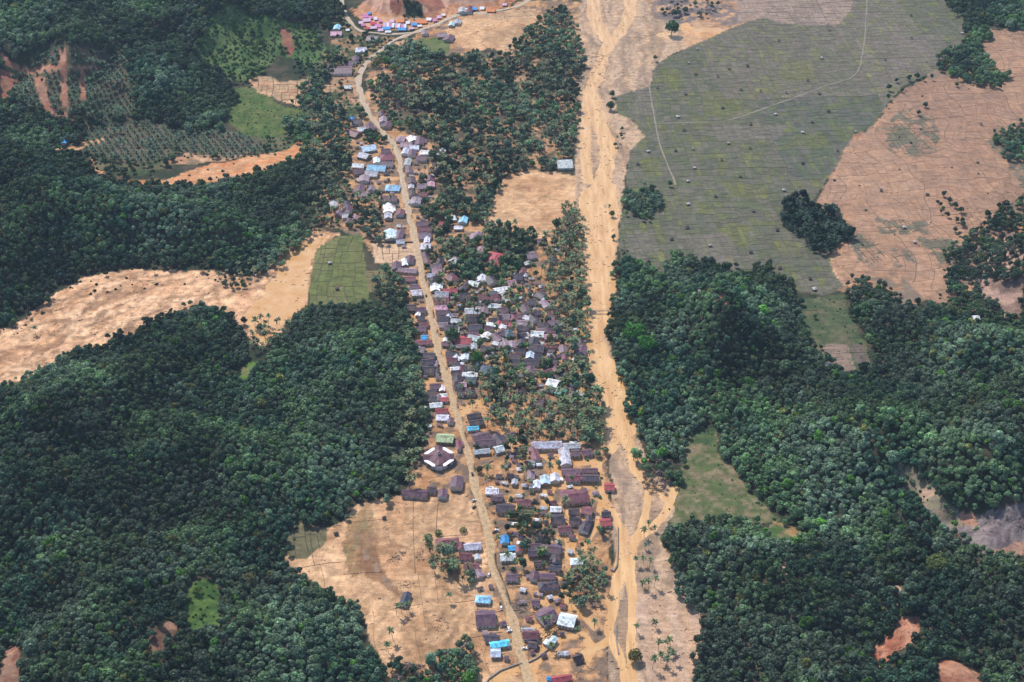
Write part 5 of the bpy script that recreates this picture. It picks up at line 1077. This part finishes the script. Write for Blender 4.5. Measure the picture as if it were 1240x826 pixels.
# ---------------------------------------------------------------- footbridge over the river
bx0, by0 = ground(711, 379); bx1, by1 = ground(742, 378.5)
bl_ = math.hypot(bx1-bx0, by1-by0); br_ = math.atan2(by1-by0, bx1-bx0)
bt = empty('suspension_footbridge', (bx0, by0, 0), br_); tag(bt, 'narrow suspension footbridge hung across the orange river', 'bridge')
npl = int(bl_/.55); PLK = MB().box(-.22,.22,-.8,.8,0,.07).mesh('plank', M['wood'])
sag = lambda t: 3.2 - 1.0*4*t*(1-t)
for k in range(npl): mobj('plank', PLK, bt, ((k+.5)*.55, 0, sag((k+.5)*.55/bl_)))
for s in (-.85, .85):
    mobj('deck_cable', MB().tube([(bl_*t, s, sag(t)-.08) for t in np.linspace(0,1,13)], .07, 5).mesh('deck_cable', M['steel']), bt)
    mobj('main_cable', MB().tube([(bl_*t, s, 7.0-4*3.2*t*(1-t)) for t in np.linspace(0,1,13)], .08, 5).mesh('main_cable', M['steel']), bt)
for xx in (0, bl_):
    mobj('tower', MB().box(xx-.25, xx+.25, -1.15, -.75, -1, 7.2).box(xx-.25, xx+.25, .75, 1.15, -1, 7.2).box(xx-.2, xx+.2, -.75, .75, 6.6, 7.0).mesh('tower', M['concrete']), bt)
# ---------------------------------------------------------------- walls by river, creek and field
def wall_run(name, P, th, h, m, label):
    W = [ground(*p) for p in pts(P)]; mb = MB(); o = empty(name, (W[0][0], W[0][1], 0)); tag(o, label, 'wall')
    for i in range(len(W)-1):
        (x0, y0), (x1, y1) = W[i], W[i+1]; l = math.hypot(x1-x0, y1-y0); nx_, ny_ = -(y1-y0)/l*th/2, (x1-x0)/l*th/2
        q = MB().add([(x0+nx_-W[0][0], y0+ny_-W[0][1], -1.2), (x0-nx_-W[0][0], y0-ny_-W[0][1], -1.2), (x1-nx_-W[0][0], y1-ny_-W[0][1], -1.2), (x1+nx_-W[0][0], y1+ny_-W[0][1], -1.2),
              (x0+nx_-W[0][0], y0+ny_-W[0][1], h), (x0-nx_-W[0][0], y0-ny_-W[0][1], h), (x1-nx_-W[0][0], y1-ny_-W[0][1], h), (x1+nx_-W[0][0], y1+ny_-W[0][1], h)],
              [(0,1,2,3),(7,6,5,4),(0,4,5,1),(1,5,6,2),(2,6,7,3),(3,7,4,0)])
        mobj('wall_section', q.mesh('wall_section', m), o)
wall_run('river_wall', '748,638 748,660 747,685 743,692 739,690', .8, 1.2, M['concrete'], 'grey concrete flood wall running along the river bar')
wall_run('river_wall', '746,756 746,775 749,792', .8, .8, M['concrete'], 'broken stub of concrete flood wall in the river bed')
wall_run('creek_wall', '582,836 592,822 606,812 622,806 632,803', .9, .8, M['concrete'], 'curved stone retaining wall on the creek bank left of road')
wall_run('creek_wall', '640,802 650,797 658,791 664,786', .9, .8, M['concrete'], 'stone retaining wall on the creek bank beside flooded houses')
wall_run('boundary_wall', '578,572 588,563 597,558', .5, 1.1, M['concrete'], 'low concrete boundary wall opposite the mosque')
wall_run('boundary_wall', '449,293 470,294 500,294', .5, 1.6, M['steel'], 'dark boundary wall below the pale blue roofed house')
# ---------------------------------------------------------------- vehicles
WHEEL = MB().tube([(0,-.11,0),(0,.11,0)], .34, 10).mesh('wheel', M['tyre'])
def car_mesh(L, W):
    body = [(-L/2,.35),(-L/2,.85),(-L*.44,.95),(L*.18,.98),(L*.46,.86),(L/2,.7),(L/2,.35)]
    cab = [(-L*.40,.95),(-L*.33,1.48),(L*.06,1.5),(L*.22,.97)]
    def ext(P, w0, w1):
        n = len(P); zt = max(p[1] for p in P)
        V = [(x, -(w1 if z > 1.2 else w0), z) for x, z in P] + [(x, (w1 if z > 1.2 else w0), z) for x, z in P]
        return MB().add(V, [tuple(range(n)), tuple(range(n, 2*n))[::-1]] + [(k, n+k, n+(k+1)%n, (k+1)%n) for k in range(n)])
    return ext(body, W/2, W/2), ext(cab, W/2-.06, W/2-.2)
cb, cc = car_mesh(4.3, 1.75); CB = cb.mesh('body', M['plaster']); CC = cc.mesh('cabin', M['glass'])
RF = MB().box(-1.35,.2,-.62,.62,1.49,1.55).mesh('cabin_roof', M['plaster'])
BED = MB().box(-2.15,-.5,-.85,.85,.96,1.02).mesh('load_bed', M['steel'])
def car(px, py, col, rot, word, where, pickup=False):
    x, y = ground(px, py, .8); z = float(hill(x, y)); t = empty('car', (x, y, z+.2), R(rot))
    objcol(mobj('body', CB, t), col); c = mobj('cabin', CC, t); objcol(mobj('cabin_roof', RF, c), col)
    if pickup: mobj('load_bed', BED, t)
    for sx in (-1.35, 1.35):
        for sy in (-.8, .8): mobj('wheel', WHEEL, t, (sx, sy, .34))
    put_label(t, f'{word} parked {where}', 'car', 'parked cars')
car(616, 761, (.8,.8,.8), 100, 'white car', 'nose-out by the turquoise roof', ); car(617, 764, (.75,.75,.75), 20, 'silver white car', 'beside the turquoise roofed house')
car(635, 785, (.82,.82,.82), 10, 'white minibus-like car', 'on the road edge above the creek wall'); car(572, 574, (.03,.03,.035), 100, 'black car', 'on the road below the mosque')
car(574, 614, (.05,.05,.06), 60, 'dark car', 'at the edge of the mud field'); car(599, 644, (.05,.055,.07), 40, 'dark car with pale roof load', 'near the blue tarpaulin roof'); car(602, 642, (.75,.76,.8), 150, 'pale silver car', 'near the blue tarpaulin roof')
car(606, 731, (.06,.06,.07), 95, 'dark grey car', 'facing the sky blue roofed house'); car(607, 736, (.7,.72,.75), 95, 'light grey car', 'facing the sky blue roofed house'); car(592, 696, (.6,.62,.62), 80, 'pale grey car', 'beside the purple-roofed roadside house')
car(414, 96, (.6,.06,.05), 10, 'red car', 'on the mud plot below the far school'); car(516, 358, (.05,.04,.04), 100, 'brown black car', 'on the road by the crowded village'); car(574, 606, (.6,.6,.6), 30, 'grey car', 'at the edge of the mud field')
# ---------------------------------------------------------------- people walking the road
def person_mesh(seed, stride):
    from mathutils import Vector
    me = bpy.data.meshes.new('person'); 
    Vp = [(0,0,.95),(0,0,1.2),(0,0,1.42),(0,0,1.52),(0,.02,1.66), (.19,0,1.4),(.25,stride*.2,1.12),(.24,.1+stride*.3,.88), (-.19,0,1.4),(-.25,-stride*.2,1.12),(-.24,.1-stride*.3,.88),
          (.1,0,.9),(.11,stride*.35,.5),(.11,stride*.6,.06), (-.1,0,.9),(-.11,-stride*.35,.5),(-.11,-stride*.6,.06), (.11,stride*.6+.14,.03),(-.11,-stride*.6+.14,.03)]
    E = [(0,1),(1,2),(2,3),(3,4),(2,5),(5,6),(6,7),(2,8),(8,9),(9,10),(0,11),(11,12),(12,13),(0,14),(14,15),(15,16),(13,17),(16,18)]
    me.from_pydata(Vp, E, [])
    o = bpy.data.objects.new('person', me); C.objects.link(o)
    md = o.modifiers.new('skin', 'SKIN'); rad = [.15,.14,.13,.06,.105,.075,.055,.045,.075,.055,.045,.095,.07,.05,.095,.07,.05,.04,.04]
    for k, r in enumerate(rad): me.skin_vertices[0].data[k].radius = (r, r*.85)
    me.skin_vertices[0].data[0].use_root = True
    dg = bpy.context.evaluated_depsgraph_get(); m2 = bpy.data.meshes.new_from_object(o.evaluated_get(dg)); m2.name = 'person'
    bpy.data.objects.remove(o)
    m2.materials.clear(); m2.materials.append(M['cloth']); return m2
def cloth_mat():
    m, nt, b = mat('clothing', rough=.9)
    oi = N(nt, 'ShaderNodeObjectInfo'); tc = N(nt, 'ShaderNodeTexCoord'); sp = N(nt, 'ShaderNodeSeparateXYZ'); nt.links.new(tc.outputs['Object'], sp.inputs[0])
    z = sp.outputs['Z']
    c = mix(nt, rmap(nt, z, .9, .93, 0, 1), (.04,.04,.055), oi.outputs['Color']); c = mix(nt, rmap(nt, z, 1.49, 1.5, 0, 1), c, (.30,.17,.10)); c = mix(nt, rmap(nt, z, 1.68, 1.7, 0, 1), c, (.015,.012,.01))
    nt.links.new(c, b.inputs['Base Color']); return m
M['cloth'] = cloth_mat()
PM_ = [person_mesh(1, .35), person_mesh(2, .1), person_mesh(3, -.4)]
SH = [((.5,.05,.05), 'red'), ((.75,.75,.75), 'white'), ((.05,.08,.25), 'navy'), ((.02,.02,.025), 'black'), ((.45,.30,.05), 'mustard'), ((.05,.25,.12), 'green'), ((.25,.35,.6), 'light blue')]
for k, q in enumerate('586,676 588,689 591,701 597,689 600,681 605,690 590,684 594,694 601,672 598,655 595,664 613,731 615,739 611,745 622,752 619,776 624,782 628,790 572,612 584,608 587,612 590,615 586,620 594,640 597,630 579,660 609,713 620,765 560,590 567,600 632,748 555,560 570,596 612,720'.split()):
    a, b = map(float, q.split(',')); x, y = ground(a, b); c, wd = SH[k % 7]
    o = mobj('person', PM_[k % 3], None, (x, y, .16), rz=hr.uniform(0, 6.28)); objcol(o, c)
    put_label(o, f'person in {wd} top and dark trousers {["walking along","standing on","striding along"][k % 3]} the silted main road', 'person', 'people on the road: ' + wd + str(k % 3))
# ---------------------------------------------------------------- driftwood and wreckage
dr = np.random.default_rng(5)
DZ = [(RIV, 1300, 2.6), (pts('640,730 700,740 735,800 700,826 640,800 620,720'), 350, 3), (pts('605,690 640,690 640,740 610,740'), 160, 3), (M1, 700, 2.6), (M4, 300, 2.0), (pts('466,682 478,668 492,668 484,682'), 70, 2.6), (pts('501,669 513,667 513,679 503,679'), 60, 2.2), (pts('478,705 500,703 505,712 480,714'), 50, 2.0), (pts('520,745 540,740 545,760 528,765'), 40, 2.2), (VIL, 4200, 1.9), (pts('780,560 822,570 820,600 800,605 782,590'), 260, 4), (TOPMUD, 250, 4), (pts('700,60 735,50 740,100 700,110'), 160, 4), (LOGS, 700, 6), (pts('640,580 740,560 735,660 640,660'), 60, 2), (SLIDE1, 60, 4), (P2, 450, 2.0), (pts('1165,240 1230,230 1240,320 1160,320'), 200, 4), (F4, 500, 3)]
mb = MB(); PV = []; PF = []
for P, n, L_ in DZ:
    P_ = np.array(P); W = np.array([ground(a, min(max(b, -40), 850)) for a, b in P])
    x = dr.uniform(W[:,0].min(), W[:,0].max(), n*6); y = dr.uniform(W[:,1].min(), W[:,1].max(), n*6); z = hill(x, y)
    px, py = proj(x, y, z); ok = inpoly(px, py, P) & ((fbm(x/14, y/14, 170) > .5) | (n < 80))
    x, y, z, px, py = [q[ok][:n] for q in (x, y, z, px, py)]
    cz_, _ = carve(x, y, px, py)
    for i in range(len(x)):
        if np.min((ROADC[:,0]-x[i])**2 + (ROADC[:,1]-y[i])**2) < 18: continue
        l = L_*dr.uniform(.3, 1.4); a = dr.uniform(0, 3.14); w_ = dr.uniform(.12, .4); h_ = dr.uniform(.15, .45)
        ux, uy = math.cos(a)*l/2, math.sin(a)*l/2; vx, vy = -math.sin(a)*w_/2, math.cos(a)*w_/2; zb = z[i]+max(cz_[i], WATER_Z)-.08; tl = dr.uniform(-.3, .5)
        k = len(PV)*1
        PV.append([(x[i]-ux-vx, y[i]-uy-vy, zb), (x[i]+ux-vx, y[i]+uy-vy, zb), (x[i]+ux+vx, y[i]+uy+vy, zb), (x[i]-ux+vx, y[i]-uy+vy, zb),
                   (x[i]-ux-vx*.6, y[i]-uy-vy*.6, zb+h_), (x[i]+ux-vx*.6, y[i]+uy-vy*.6, zb+h_+tl), (x[i]+ux+vx*.6, y[i]+uy+vy*.6, zb+h_+tl), (x[i]-ux+vx*.6, y[i]-uy+vy*.6, zb+h_)])
n = len(PV); BF = np.array([(4,5,6,7),(0,1,5,4),(1,2,6,5),(2,3,7,6),(3,0,4,7)])
o = mobj('driftwood', np_mesh('driftwood', np.array(PV).reshape(-1,3), (BF[None]+8*np.arange(n)[:,None,None]).reshape(-1,4), M['debris']))
tag(o, 'scattered driftwood and wreckage left over mud, bars and yards', 'debris', kind='stuff')
# ---------------------------------------------------------------- haze
hm = bpy.data.materials.new('haze'); hm.use_nodes = True; hn = hm.node_tree
for q in list(hn.nodes):
    if q.type == 'BSDF_PRINCIPLED': hn.nodes.remove(q)
pv = hn.nodes.new('ShaderNodeVolumePrincipled'); pv.inputs['Color'].default_value = (.58,.77,1,1); pv.inputs['Density'].default_value = HAZE; pv.inputs['Anisotropy'].default_value = 0.0
hn.links.new(pv.outputs[0], hn.nodes['Material Output'].inputs['Volume'])
o = mobj('haze', MB().box(-6400, 6400, -6400, 6400, -6, CAM_H+25).mesh('haze', hm)); tag(o, 'thin pale blue haze over the whole valley', 'haze', kind='stuff')
# people, cars: nothing else
for lab, obs in LABELS.items():
    if len(obs) == 1 and 'group' in obs[0]: del obs[0]['group']
